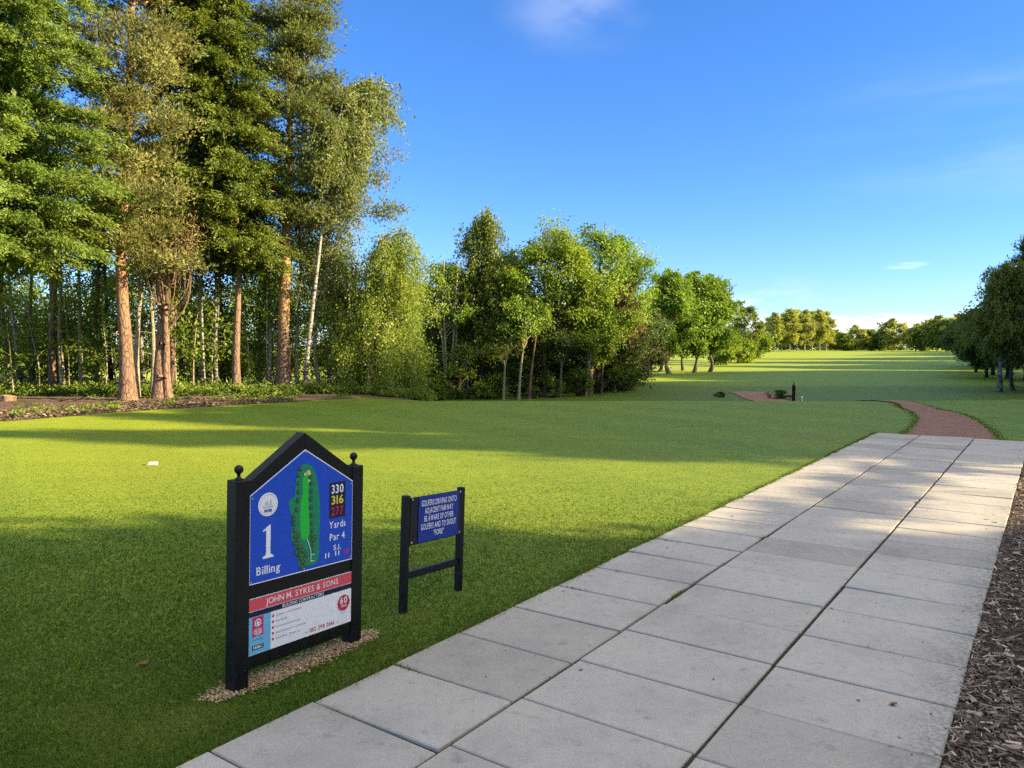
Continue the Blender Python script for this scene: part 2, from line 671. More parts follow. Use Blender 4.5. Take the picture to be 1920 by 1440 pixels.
def birch(seed, H, zb, RR, trunk_pts, r0, nlimb=30, strands=13, leafL=.075, per=24, droop=1.2, off=(0, 0), asc=.7):
    T = Tree(seed)
    g = T.g
    P = T.trunk(trunk_pts, r0, .02, 26, 10, .3)
    zt = P[-1, 2]
    for i in range(nlimb):
        t = (i + g.uniform(0, .9)) / nlimb
        z = zb + (H - zb) * t
        prof = (.55 + .45 * math.sin(min(1, t * 1.25 + .2) * PI)) * (1 if t < .75 else 1.25 - (t - .75) * 3.4 * .9)
        r = RR * max(.18, prof) * g.uniform(.6, 1.1)
        a = i * 2.39996 + g.normal(0, .4)
        k = int(np.argmin(np.abs(P[:, 2] - min(z - r * asc * .6, zt))))
        b = P[k].copy()
        end = np.array([b[0] + math.cos(a) * r + off[0] * t, b[1] + math.sin(a) * r + off[1] * t, z + r * asc * .25])
        Q = T.limb(b, end, .03 + .02 * r0 * 5 * (1 - t), .008, 0, .12, 7, 4, .06)
        m = strands
        s = g.uniform(.25, 1.0, m)
        idx = s * 6
        i0 = np.clip(idx.astype(int), 0, 5)
        base = Q[i0] + (Q[i0 + 1] - Q[i0]) * (idx - i0)[:, None] + g.normal(0, .13, (m, 3)) * (.5 + r)
        ln = droop * g.uniform(.35, 1.0, m)
        dr = np.stack([g.normal(0, .25, m) + math.cos(a) * .25, g.normal(0, .25, m) + math.sin(a) * .25, -np.ones(m)], 1)
        tip = base + dr * ln[:, None]
        T.twigs(base, tip, .006, .003)
        tt = g.uniform(-.1, 1, (m, per))
        c = (base[:, None] + (tip - base)[:, None] * tt[..., None]).reshape(-1, 3) + g.normal(0, .085, (m * per, 3))
        lt = np.repeat(g.uniform(.2, .75, m) * .6 + g.uniform(.05, .3), per)
        ax = np.array([0, 0, -.8]) + g.normal(0, .6, (m * per, 3))
        T.leaves(c, ax, g.normal(0, .7, (m * per, 3)) + np.array([.8, -.5, .5]), leafL * g.uniform(.7, 1.3, m * per), leafL * .75, lt + g.normal(0, .15, m * per))
    return T


def broad(seed, H, zb, RR, trunk_pts=None, r0=.16, blobs=46, per=260, leafL=.13, blobR=.62, off=(0, 0), stems=1, squash=1.0, upright=0.0, spread=.75):
    """leafy broad-leaved tree: limbs reaching to many leaf clumps in the crown's volume"""
    T = Tree(seed)
    g = T.g
    cz = (zb + H) / 2
    hz = (H - zb) / 2
    trunks = []
    if trunk_pts:
        trunks.append(T.trunk(trunk_pts, r0, .03, 20, 10))
    else:
        for s_ in range(stems):
            a = g.uniform(0, 2 * PI)
            q = .12 * (stems > 1)
            tr = [(math.cos(a) * q, math.sin(a) * q, -.15), (math.cos(a) * q * 2.5 + g.normal(0, .06), math.sin(a) * q * 2.5, zb * .6 + .4),
                  (math.cos(a) * q * 5 + off[0] * .4, math.sin(a) * q * 5 + off[1] * .4, cz), (math.cos(a) * q * 6 + off[0] * .8 + g.normal(0, .15), math.sin(a) * q * 6 + off[1] * .8, H * .93)]
            trunks.append(T.trunk(tr, r0 * (1 if stems == 1 else .7), .025, 18, 9))
    for i in range(blobs):
        u = g.normal(0, 1, 3)
        u /= np.linalg.norm(u)
        rad = g.uniform(.35, 1.0) ** .45 * (1.0 if g.uniform() < .8 else g.uniform(1.0, 1.2))
        zz = u[2] * rad
        wz = 1.0 - .35 * max(0, zz) - upright * max(0, zz) * .5
        c = np.array([u[0] * rad * RR * spread * wz * 1.25 + off[0], u[1] * rad * RR * spread * wz * 1.25 + off[1], cz + zz * hz * .92])
        tr = trunks[int(g.integers(len(trunks)))]
        zs = max(zb * .75, c[2] - .5 * np.linalg.norm(c[:2]) - .6)
        k = int(np.argmin(np.abs(tr[:, 2] - min(zs, tr[-1, 2]))))
        Q = T.limb(tr[k], c, .04, .012, 0, .06, 6, 4, .07)
        br = blobR * g.uniform(.5, 1.4)
        nsub = 7
        sub = c + unit(g.normal(0, 1, (nsub, 3))) * br * g.uniform(.4, 1.0, nsub)[:, None] * np.array([1, 1, .75 * squash])
        T.twigs(np.repeat(c[None], nsub, 0), sub, .012, .005)
        m = per // nsub
        lt = g.uniform(.1, .75)
        for sb in sub:
            q = g.normal(0, 1, (m, 3)) * br * .30 * np.array([1, 1, .7])
            pp = sb + q
            ax = unit(q) + g.normal(0, .5, (m, 3)) + np.array([0, 0, -.35])
            nr = g.normal(0, .6, (m, 3)) + np.array([.7, -.35, .7])
            T.leaves(pp, ax, nr, leafL * g.uniform(.65, 1.3, m), leafL * .55, lt + g.normal(0, .13) + g.normal(0, .1, m))
    return T


def sapling(seed, H, leafL=.10, n=9, per=26, r0=.03, lean=.1):
    T = Tree(seed)
    g = T.g
    a = g.uniform(0, 6.28)
    P = T.trunk([(0, 0, -.1), (g.normal(0, .08), g.normal(0, .08), H * .33), (lean * math.cos(a) + g.normal(0, .1), lean * math.sin(a), H * .66), (lean * 2 * math.cos(a), lean * 2 * math.sin(a), H)], r0, .008, 16, 6, .2)
    for i in range(n):
        z = H * g.uniform(.22, 1.0)
        k = int(np.argmin(np.abs(P[:, 2] - z)))
        b = P[k]
        a = g.uniform(0, 6.28)
        l = g.uniform(.3, .9)
        e = b + np.array([math.cos(a) * l, math.sin(a) * l, l * g.uniform(.0, .7)])
        T.limb(b, e, .010, .004, 0, .1, 5, 4)
        tt = g.uniform(.3, 1.1, per)
        c = b + (e - b) * tt[:, None] + g.normal(0, .13, (per, 3))
        T.leaves(c, g.normal(0, .7, (per, 3)) + np.array([0, 0, -.5]), g.normal(0, .5, (per, 3)) + np.array([.3, -.2, .8]), leafL * g.uniform(.7, 1.4, per), leafL * .6, g.uniform(.2, .8) + g.normal(0, .15, per))
    return T


# ------------------------------------------------------------------ terrain
def sm(x, a, b):
    t = np.clip((x - a) / (b - a), 0, 1)
    return t * t * (3 - 2 * t)


def height(x, y):
    x = np.asarray(x, float)
    y = np.asarray(y, float)
    edge = 24.2 + np.clip((-x - 3) * .9, 0, 40) + np.clip(x - 12, 0, 30) * .12
    drop = -1.0 * sm(y, edge, edge + 11)
    rise = 1.15 * sm(y, 62, 250) ** .9
    far = .9 * sm(y, 250, 330)
    und = .05 * np.sin(x * .11 + 1) * np.sin(y * .07) * sm(y, 40, 70)
    side = .8 * sm(x, 40, 110) * sm(y, 40, 90) * .3
    return drop + rise * (drop / -1.0) + far * 0 + und + side + .12 * sm(y, 45, 60) * sm(-x, -14, 8)


xs = np.unique(np.concatenate([np.linspace(-600, -60, 28), np.linspace(-60, -20, 41), np.linspace(-20, 40, 121), np.linspace(40, 130, 61), np.linspace(130, 900, 34)]))
ys = np.unique(np.concatenate([np.linspace(-120, -6, 20), np.linspace(-6, 22, 29), np.linspace(22, 64, 140), np.linspace(64, 130, 60), np.linspace(130, 340, 70), np.linspace(340, 1600, 30)]))
GX, GY = np.meshgrid(xs, ys)
GZ = height(GX, GY)
nv = np.stack([GX, GY, GZ], -1).reshape(-1, 3)
nx = len(xs)
ii, jj = np.meshgrid(np.arange(len(ys) - 1), np.arange(nx - 1), indexing='ij')
q = (ii * nx + jj).ravel()
gf = np.stack([q, q + 1, q + nx + 1, q + nx], 1)


def hz(x, y):
    """height of the built ground sheet (bilinear on its grid)"""
    i = int(np.clip(np.searchsorted(xs, x) - 1, 0, nx - 2))
    j = int(np.clip(np.searchsorted(ys, y) - 1, 0, len(ys) - 2))
    fx = (x - xs[i]) / (xs[i + 1] - xs[i])
    fy = (y - ys[j]) / (ys[j + 1] - ys[j])
    a = GZ[j, i] * (1 - fx) + GZ[j, i + 1] * fx
    b = GZ[j + 1, i] * (1 - fx) + GZ[j + 1, i + 1] * fx
    return float(a * (1 - fy) + b * fy)


m, nt, o = new_mat('mown_grass')
co = coords(nt)
n1 = noise(nt, co, .22, 4, .6)
n2 = noise(nt, co, 2.6, 5, .65)
n3 = noise(nt, co, 45, 5, .8)
n4 = noise(nt, co, .9, 4, .7, (.35, 1.6, 1))
c = ramp(nt, n2, [(.30, (.054, .112, .012)), (.52, (.082, .148, .014)), (.75, (.116, .176, .019))])
c = mixc(nt, sstep(nt, n1, .42, .66), c, (.106, .150, .015))
c = mixc(nt, .55, c, ramp(nt, n4, [(.35, (.78, .82, .8)), (.65, (1.16, 1.10, 1.05))]), 'MULTIPLY')
c = mixc(nt, .5, c, ramp(nt, n3, [(.30, (.45, .5, .45)), (.55, (1, 1, 1)), (.75, (1.5, 1.4, 1.3))]), 'MULTIPLY')
n5 = noise(nt, co, 11, 4, .75)
c = mixc(nt, .8, c, ramp(nt, n5, [(.32, (.72, .76, .74)), (.5, (1, 1, 1)), (.7, (1.22, 1.17, 1.1))]), 'MULTIPLY')
# faint mowing lanes on the tee, and the longer darker rough in the hollow beyond it
sp_ = nt.nodes.new('ShaderNodeSeparateXYZ')
nt.links.new(co, sp_.inputs[0])
lane = math_node(nt, 'SINE', math_node(nt, 'ADD', math_node(nt, 'MULTIPLY', sp_.outputs[0], 2.3), math_node(nt, 'MULTIPLY', sp_.outputs[1], 1.5)))
lane = sstep(nt, lane, -.3, .3)
c = mixc(nt, 1.0, c, ramp(nt, lane, [(0, (.93, .945, .96)), (1, (1.07, 1.055, 1.03))]), 'MULTIPLY')
ry_ = math_node(nt, 'ADD', sp_.outputs[1], math_node(nt, 'MULTIPLY', noise(nt, co, .12, 3), 6.0))
rough_ = math_node(nt, 'MULTIPLY', sstep(nt, ry_, 28.0, 30.5), math_node(nt, 'SUBTRACT', 1.0, sstep(nt, ry_, 54, 60)))
rough_ = math_node(nt, 'MULTIPLY', rough_, .85)
c = mixc(nt, rough_, c, (.040, .076, .012))
far_ = noise(nt, co, .035, 4, .6, (.5, 1.6, 1))
c = mixc(nt, sstep(nt, sp_.outputs[1], 50, 90), c, mixc(nt, 1.0, c, ramp(nt, far_, [(.35, (.82, .88, .9)), (.65, (1.15, 1.1, 1.0))]), 'MULTIPLY'))
pg = principled(nt, o, c, .70, n3, .55, .03, .19)
pg.inputs['Sheen Weight'].default_value = .35
pg.inputs['Sheen Roughness'].default_value = .45
pg.inputs['Sheen Tint'].default_value = (.58, .64, .04, 1)
GRASS = m
ground = np_mesh('ground', [(nv, gf, 0)], [GRASS], True)
tag(ground, kind='structure')

# ------------------------------------------------------------------ paved path
m, nt, o = new_mat('concrete_slab')
co = coords(nt)
a = nt.nodes.new('ShaderNodeAttribute')
a.attribute_name = 'tint'
n1 = noise(nt, co, 1.3, 5, .65)
n2 = noise(nt, co, 14, 5, .7)
n3 = noise(nt, co, 160, 3, .7)
c = ramp(nt, a.outputs['Fac'], [(0, (.345, .318, .268)), (.5, (.405, .375, .320)), (1, (.455, .425, .365))])
c = mixc(nt, .7, c, ramp(nt, n1, [(.3, (.72, .72, .71)), (.5, (.98, .98, .98)), (.75, (1.12, 1.10, 1.06))]), 'MULTIPLY')
c = mixc(nt, .8, c, ramp(nt, n2, [(.28, (.66, .66, .64)), (.42, (.97, .97, .97)), (.7, (1.06, 1.06, 1.05))]), 'MULTIPLY')
c = mixc(nt, .6, c, ramp(nt, n3, [(.32, (.6, .6, .6)), (.5, (1, 1, 1)), (.7, (1.2, 1.2, 1.2))]), 'MULTIPLY')
# dark lichen and wash-in along the mulch side (v runs across the path)
vm = nt.nodes.new('ShaderNodeVectorMath')
vm.operation = 'DOT_PRODUCT'
nt.links.new(co, vm.inputs[0])
vm.inputs[1].default_value = (CU, -SU, 0)
vv = math_node(nt, 'ADD', vm.outputs['Value'], math_node(nt, 'MULTIPLY', noise(nt, co, 5, 4, .7), .35))
st = math_node(nt, 'MULTIPLY', sstep(nt, vv, -.48, -.10), sstep(nt, noise(nt, co, 38, 4, .75), .40, .58))
um = nt.nodes.new('ShaderNodeVectorMath')
um.operation = 'DOT_PRODUCT'
nt.links.new(co, um.inputs[0])
um.inputs[1].default_value = (SU, CU, 0)
st = math_node(nt, 'MULTIPLY', st, math_node(nt, 'SUBTRACT', 1.0, sstep(nt, um.outputs['Value'], 6, 13)))
c = mixc(nt, math_node(nt, 'MULTIPLY', st, .62), c, (.11, .105, .095))
# round lichen spots
vo = nt.nodes.new('ShaderNodeTexVoronoi')
vo.inputs['Scale'].default_value = 1.9
nt.links.new(co, vo.inputs[0])
sp = math_node(nt, 'SUBTRACT', 1.0, sstep(nt, math_node(nt, 'ADD', vo.outputs['Distance'], math_node(nt, 'MULTIPLY', n2, .06)), .055, .105))
sp = math_node(nt, 'MULTIPLY', sp, .5)
c = mixc(nt, sp, c, (.22, .215, .20))
principled(nt, o, c, .85, math_node(nt, 'ADD', n3, math_node(nt, 'MULTIPLY', n2, .6)), .35, .006, .25)
SLAB = m
m, nt, o = new_mat('joint_soil')
co = coords(nt)
n1 = noise(nt, co, 40, 4, .7)
principled(nt, o, ramp(nt, n1, [(.3, (.020, .016, .011)), (.7, (.075, .062, .042))]), .95, n1, .6, .01, .1)
SOIL = m

edges_v = [(-2.945, -2.137), (-2.127, -1.222), (-1.212, -.340)]
pv, pf, pt = [], [], []
nvv = 0
zt = .022


def add_slab(u0, u1, v0, v1):
    global nvv
    du = random.gauss(0, .002)
    z = zt + random.uniform(-.003, .002)
    tu, tv = random.gauss(0, .0022), random.gauss(0, .0022)
    e = .006
    P = []
    for ins, zz in ((0, -.03), (0, z - e), (e, z)):
        for (a, b) in ((u0 + ins, v0 + ins), (u1 - ins, v0 + ins), (u1 - ins, v1 - ins), (u0 + ins, v1 - ins)):
            x, y = uv2xy(a + du, b)
            tilt = (tu * (1 if a > (u0 + u1) / 2 else -1) + tv * (1 if b > (v0 + v1) / 2 else -1)) if zz > 0 else 0
            P.append((x, y, zz + tilt))
    F_ = [(8, 11, 10, 9)]
    for r_ in (0, 4):
        for i in range(4):
            j = (i + 1) % 4
            F_.append((r_ + i, r_ + 4 + i, r_ + 4 + j, r_ + j))
    t = np.clip(random.gauss(.5, .22), 0, 1)
    pv.extend(P)
    pf.extend([tuple(k + nvv for k in f) for f in F_])
    pt.extend([t] * len(F_))
    nvv += 12


UEND = 17.05
for ci, (v0, v1) in enumerate(edges_v):
    u = 3.04 + (.0, .055, .03)[ci] - .568 * 14
    k = 0
    while u < UEND - .3:
        pit = .568 + random.gauss(0, .004)
        u1 = min(u + pit, UEND)
        g0 = .006
        jl = random.uniform(.000, .008)
        jr = random.uniform(.000, .006)
        add_slab(u + g0, u1 - g0 - random.uniform(0, .003), v0 + .004 + jl * .5 - (0.0 if ci else .0), v1 - .004 - jr)
        u = u + pit
for v0, v1 in ((-.330, .57), (.58, 1.48), (1.49, 2.39)):        # paving turning off to the right at the far end
    u = 13.45
    while u < UEND - .3:
        add_slab(u + .005, min(u + .566, UEND) - .006, v0 + .005, v1 - .006)
        u += .568
pv, pf = np.array(pv), np.array(pf)
bz = []
for a, b in ((-6, -2.95), (UEND, -2.95), (UEND, -.33), (-6, -.33)):
    bz.append((*uv2xy(a, b), .006))
for a, b in ((13.44, -.33), (UEND, -.33), (UEND, 2.4), (13.44, 2.4)):
    bz.append((*uv2xy(a, b), .006))
path = np_mesh('path', [(pv, pf, 0), (bz, [(0, 1, 2, 3)[::-1], (4, 5, 6, 7)[::-1]], 1)], [SLAB, SOIL], False, None, pt + [.5, .5])
tag(path, kind='structure')

# ------------------------------------------------------------------ red gravel track curving away
m, nt, o = new_mat('red_gravel')
co = coords(nt)
n1 = noise(nt, co, 60, 4, .75)
n2 = noise(nt, co, 2.5, 5, .65, (.6, 1.8, 1))
c = ramp(nt, n1, [(.3, (.14, .076, .052)), (.5, (.25, .145, .105)), (.72, (.39, .255, .20))])
c = mixc(nt, .8, c, ramp(nt, n2, [(.3, (.72, .70, .70)), (.6, (1.05, 1.05, 1.05)), (.8, (1.2, 1.15, 1.1))]), 'MULTIPLY')
principled(nt, o, c, .95, n1, .8, .02, .1)
REDG = m
lft = [px_ground(1688, 822), px_ground(1708, 806), px_ground(1722, 790), px_ground(1716, 776), px_ground(1690, 763.5), (12.05, 24.8), (12.2, 33), (12.3, 40), (12.9, 44), (13.2, 47)]
rgt = [px_ground(1872, 828), px_ground(1858, 812), px_ground(1838, 795), px_ground(1802, 777), px_ground(1745, 765), (12.75, 24.9), (13.6, 33), (14.2, 40), (15.0, 44), (15.6, 47)]
La = interp_path([(*p, 0) for p in lft], 120)
Ra = interp_path([(*p, 0) for p in rgt], 120)
tv, tf = [], []
K = 9
for i in range(120):
    for j in range(K):
        f = j / (K - 1)
        wob = (random.gauss(0, .025) if j in (0, K - 1) else 0)
        p = La[i] * (1 - f) + Ra[i] * f
        x, y = p[0] + wob, p[1] + wob * .3
        tv.append((x, y, hz(x, y) + (.010 if y < 22 else .03)))
for i in range(119):
    for j in range(K - 1):
        a = i * K + j
        tf.append((a, a + 1, a + K + 1, a + K))
tag(np_mesh('gravel_track', [(tv, tf, 0)], [REDG], True), kind='structure')

# ------------------------------------------------------------------ bark mulch bed right of the path
m, nt, o = new_mat('mulch_bed')
co = coords(nt)
n1 = noise(nt, co, 55, 5, .8, (1, .6, 1))
principled(nt, o, ramp(nt, n1, [(.3, (.030, .022, .017)), (.55, (.11, .080, .060)), (.75, (.26, .20, .155))]), .95, n1, 1.0, .04, .1)
MULCH = m
bz = [(*uv2xy(a, b), .008) for a, b in ((-6, -.325), (13.42, -.325), (13.42, 9), (-6, 9))]
tag(np_mesh('mulch_bed', [(bz, [(3, 2, 1, 0)], 0)], [MULCH]), kind='structure')


def flat_boxes(c, ax, nr, Ln, Wd, Th):
    ax = unit(ax)
    sdv = unit(np.cross(nr, ax))
    nr = np.cross(ax, sdv)
    vs = []
    for sz in (-1, 1):
        for (sx, sy) in ((-1, -1), (1, -.7), (1, .7), (-1, 1)):
            vs.append(c + ax * (Ln * .5 * sx)[:, None] + sdv * (Wd * .5 * sy)[:, None] + nr * (Th * .5 * sz)[:, None])
    v = np.stack(vs, 1).reshape(-1, 3)
    b = (np.arange(len(c)) * 8)[:, None]
    F_ = np.array([(3, 2, 1, 0), (4, 5, 6, 7), (0, 1, 5, 4), (1, 2, 6, 5), (2, 3, 7, 6), (3, 0, 4, 7)])
    f = (b[:, :, None] + F_[None]).reshape(-1, 4)
    return v, f


chip_m = leaf_mat('bark_chip', (.060, .043, .031), (.29, .205, .145), (.60, .50, .38), 0.0, .02)
cu, cv = [], []
for (u0, u1, v1, n) in ((2.2, 5.0, 1.2, 10500), (5.0, 8.5, 1.6, 9000), (8.5, 13.4, 2.4, 7000)):
    cu.append(rng.uniform(u0, u1, n))
    cv.append(-.335 + (v1 + .335) * rng.uniform(0, 1, n) ** 1.25)
cu, cv = np.concatenate(cu), np.concatenate(cv)
X, Y = cu * SU + cv * CU, cu * CU - cv * SU
n = len(X)
ln = rng.gamma(2.2, .0115, n) + .009
ln = np.minimum(ln, .11) * (1 + np.maximum(0, cu - 6) * .05)
c = np.stack([X, Y, .010 + rng.uniform(0, .020, n)], 1)
ax = np.stack([rng.normal(0, 1, n), rng.normal(0, 1, n), rng.normal(0, .18, n)], 1)
nr = np.stack([rng.normal(0, .3, n), rng.normal(0, .3, n), np.ones(n)], 1)
v, f = flat_boxes(c, ax, nr, ln, ln * np.where(rng.uniform(0, 1, n) < .75, rng.uniform(.05, .16, n), rng.uniform(.16, .4, n)), np.full(n, .004))
tint = np.repeat(np.clip(rng.beta(1.0, 2.0, n), 0, 1), 6)
tag(np_mesh('bark_chips', [(v, f, 0)], [chip_m], False, None, tint), 'shredded brown bark chips spread beside the slab path', 'bark mulch', kind='stuff')

# ------------------------------------------------------------------ gravel strip under the hole sign
bedpts = []
outline = [(2.17, -3.46), (2.22, -3.345), (2.42, -3.31), (2.60, -3.292), (2.85, -3.29), (3.10, -3.305), (3.26, -3.31), (3.35, -3.37), (3.28, -3.46), (3.0, -3.47), (2.6, -3.47), (2.3, -3.49)]
from mathutils.geometry import tessellate_polygon
bv = [(*uv2xy(a, b), .005) for a, b in outline]
bf = tessellate_polygon([[Vector(p) for p in bv]])
m, nt, o = new_mat('gravel_sand')
co = coords(nt)
n1 = noise(nt, co, 90, 4, .7)
principled(nt, o, ramp(nt, n1, [(.3, (.06, .045, .025)), (.7, (.24, .18, .10))]), .95, n1, .8, .01, .1)
GSAND = m
tag(np_mesh('gravel_bed', [(bv, np.array(bf), 0)], [GSAND]), kind='structure')


def in_poly(u, v, poly):
    u = np.asarray(u)
    v = np.asarray(v)
    ins = np.zeros(len(u), bool)
    j = len(poly) - 1
    for i in range(len(poly)):
        xi, yi = poly[i]
        xj, yj = poly[j]
        c_ = ((yi > v) != (yj > v)) & (u < (xj - xi) * (v - yi) / (yj - yi + 1e-12) + xi)
        ins ^= c_
        j = i
    return ins


n = 9000
u = rng.uniform(2.1, 3.45, n)
v = rng.uniform(-3.62, -3.22, n)
uj, vj = u + rng.normal(0, .02, n), v + rng.normal(0, .02, n)
k = in_poly(uj, vj, outline)
u, v = u[k], v[k]
n = len(u)
s = rng.uniform(.0035, .0095, n)
octv = np.array([(1, 0, 0), (-1, 0, 0), (0, 1, 0), (0, -1, 0), (0, 0, 1), (0, 0, -1)], float)
octf = np.array([(0, 2, 4), (2, 1, 4), (1, 3, 4), (3, 0, 4), (2, 0, 5), (1, 2, 5), (3, 1, 5), (0, 3, 5)])
X, Y = u * SU + v * CU, u * CU - v * SU
vv_ = octv[None] * rng.uniform(.6, 1.35, (n, 6, 1)) * s[:, None, None] * np.array([1, 1, .7])
a = rng.uniform(0, 6.28, n)
rx = vv_[..., 0] * np.cos(a)[:, None] - vv_[..., 1] * np.sin(a)[:, None]
ry = vv_[..., 0] * np.sin(a)[:, None] + vv_[..., 1] * np.cos(a)[:, None]
V = np.stack([rx + X[:, None], ry + Y[:, None], vv_[..., 2] + .008 + rng.uniform(0, .008, n)[:, None]], -1).reshape(-1, 3)
Fc = (np.arange(n)[:, None, None] * 6 + octf[None]).reshape(-1, 3)
peb_m = leaf_mat('pebble', (.11, .07, .032), (.34, .23, .105), (.62, .50, .31), 0.0, .03)
tag(np_mesh('pebbles', [(V, Fc, 0)], [peb_m], False, None, np.repeat(rng.beta(2, 2.2, n), 8)), 'tan gravel pebbles strewn beneath the tall blue hole sign', 'gravel', kind='stuff')

# ------------------------------------------------------------------ grass blades
n = 430000
yp = rng.uniform(752, 1475, n)
xp = rng.uniform(-120, 2040, n)
a = (xp - CX) / F
b = (CY - yp) / F
dy = math.cos(PITCH) + b * math.sin(PITCH)
dz = -math.sin(PITCH) + b * math.cos(PITCH)
t = (0 - CAMH) / dz
X, Y = a * t, dy * t
u, v = X * SU + Y * CU, X * CU - Y * SU
edge = -2.945 + .018 * np.sin(u * 9) + .015 * np.sin(u * 23 + 1) + rng.normal(0, .012, n)
keep = ((v < edge) | ((v > 2.45) & (u > 13.5)) | (u > UEND + .02)) & ~in_poly(u + rng.normal(0, .025, n), v + rng.normal(0, .018, n), [(p[0] + (2.75 - p[0]) * .05, p[1] + (-3.385 - p[1]) * .22) for p in outline])
trk = [tuple(p[:2]) for p in La[:70]] + [tuple(p[:2]) for p in Ra[:70][::-1]]
keep &= ~in_poly(X, Y, trk)
keep &= ~((v > -2.945) & (v < 9) & (u < 13.5))
keep &= rng.uniform(0, 1, n) < np.clip((yp - 835) / 170, 0.0, 1)
keep &= Y < 23 + X * .0
keep &= ~((X < -5) & (Y > 17.3 + (X + 13.6) * 1.02))
X, Y, u, v = X[keep], Y[keep], u[keep], v[keep]
# the unmown fringe along the paving and round the posts
n = len(X)
d = np.hypot(X, Y)
fr = np.exp(-np.abs(v + 2.96) / .10) + .6 * np.exp(-np.abs(np.abs(v + 3.40) - .16) / .05) * ((u > 2.1) & (u < 3.45))
hgt = rng.uniform(.010, .026, n) * (1 + .75 * fr)
wid = np.maximum(.0022, d * .00062) * rng.uniform(.7, 1.4, n)
hgt = np.maximum(hgt, d * .0013) * (.45 + .55 * np.clip((10.5 - d) / 4, 0, 1))
an = rng.uniform(0, 6.28, n)
le = rng.normal(0, .55, (n, 2)) * hgt[:, None]
sx, sy = np.cos(an) * wid, np.sin(an) * wid
B = np.stack([X, Y, np.zeros(n)], 1)
v0 = B + np.stack([sx, sy, np.zeros(n)], 1)
v1 = B - np.stack([sx, sy, np.zeros(n)], 1)
v2 = B + np.stack([le[:, 0], le[:, 1], hgt], 1)
V = np.stack([v0, v1, v2], 1).reshape(-1, 3)
Fc = np.arange(n * 3).reshape(-1, 3)
gr_m = leaf_mat('grass_blade', (.044, .100, .010), (.096, .172, .015), (.22, .23, .050), .40, .02)
patch = .5 + .26 * np.sin(X * 2.1 + 1.3 * np.sin(Y * 1.7)) * np.sin(Y * 2.6 + X) + .22 * np.sin(X * 6.3 + 2 * np.sin(Y * 4.1)) * np.sin(Y * 7.7 + 2.2 * np.sin(X * 3.3))
dry = rng.uniform(0, 1, n) < .03
worn = sum(a_ * np.exp(-((u - u_) ** 2 / b_ ** 2 + (v - v_) ** 2 / c_ ** 2)) for u_, v_, a_, b_, c_ in ((4.27, -3.40, .42, .16, .16), (3.70, -3.40, .3, .12, .12), (5.1, -3.25, .25, .4, .2), (6.8, -3.5, .22, .7, .4), (2.0, -3.3, .25, .3, .2)))
tint = np.where(dry | (rng.uniform(0, 1, n) < worn * .5), 1.0, np.clip(patch * .5 + worn * .8 + rng.normal(.22, .16, n), 0, .95))
tag(np_mesh('grass', [(V, Fc, 0)], [gr_m], False, None, tint), 'short mown green lawn grass beside the paved path', 'grass', kind='stuff')

# ------------------------------------------------------------------ lettering (Blender's built-in face)
_gc = {}


def glyph(ch, bold):
    key = (ch, bold)
    if key in _gc:
        return _gc[key]
    cd = bpy.data.curves.new('t', 'FONT')
    cd.body = ch
    cd.size = 1
    cd.offset = bold
    cd.resolution_u = 3
    ob = bpy.data.objects.new('t', cd)
    col.objects.link(ob)
    bpy.context.view_layer.update()
    me = bpy.data.meshes.new_from_object(ob.evaluated_get(bpy.context.evaluated_depsgraph_get()))
    vs = [(p.co.x, p.co.y) for p in me.vertices]
    fs = [tuple(p.vertices) for p in me.polygons]
    bpy.data.objects.remove(ob)
    bpy.data.curves.remove(cd)
    bpy.data.meshes.remove(me)
    xs_ = [p[0] for p in vs] or [0]
    ox = min(xs_)
    r = ([(x - ox, y) for x, y in vs], fs, max(xs_) - ox)
    _gc[key] = r
    return r


CAP = None
# where serifs sit: fraction across the glyph, at 0 = baseline, 1 = cap height, x = x-height
SER = {'J': [(.8, 1)], 'H': [(.08, 0), (.92, 0), (.08, 1), (.92, 1)], 'N': [(.08, 0), (.08, 1), (.92, 1)], 'M': [(.07, 0), (.93, 0), (.07, 1), (.93, 1)],
       'Y': [(.5, 0), (.06, 1), (.94, 1)], 'K': [(.1, 0), (.92, 0), (.1, 1), (.9, 1)], 'E': [(.1, 0), (.1, 1)], 'P': [(.12, 0), (.1, 1)], 'B': [(.1, 0), (.1, 1)],
       'I': [(.5, 0), (.5, 1)], 'a': [(.95, 0)], 'r': [(.2, 0), (.12, 'x')], 'd': [(.95, 0), (.8, 1)], 'i': [(.5, 0), (.3, 'x')], 'l': [(.5, 0), (.3, 1)],
       'n': [(.12, 0), (.9, 0), (.05, 'x')], '1': [(.72, 0)], '4': [(.78, 0)], '7': [], 'g': [(.95, 'x')]}


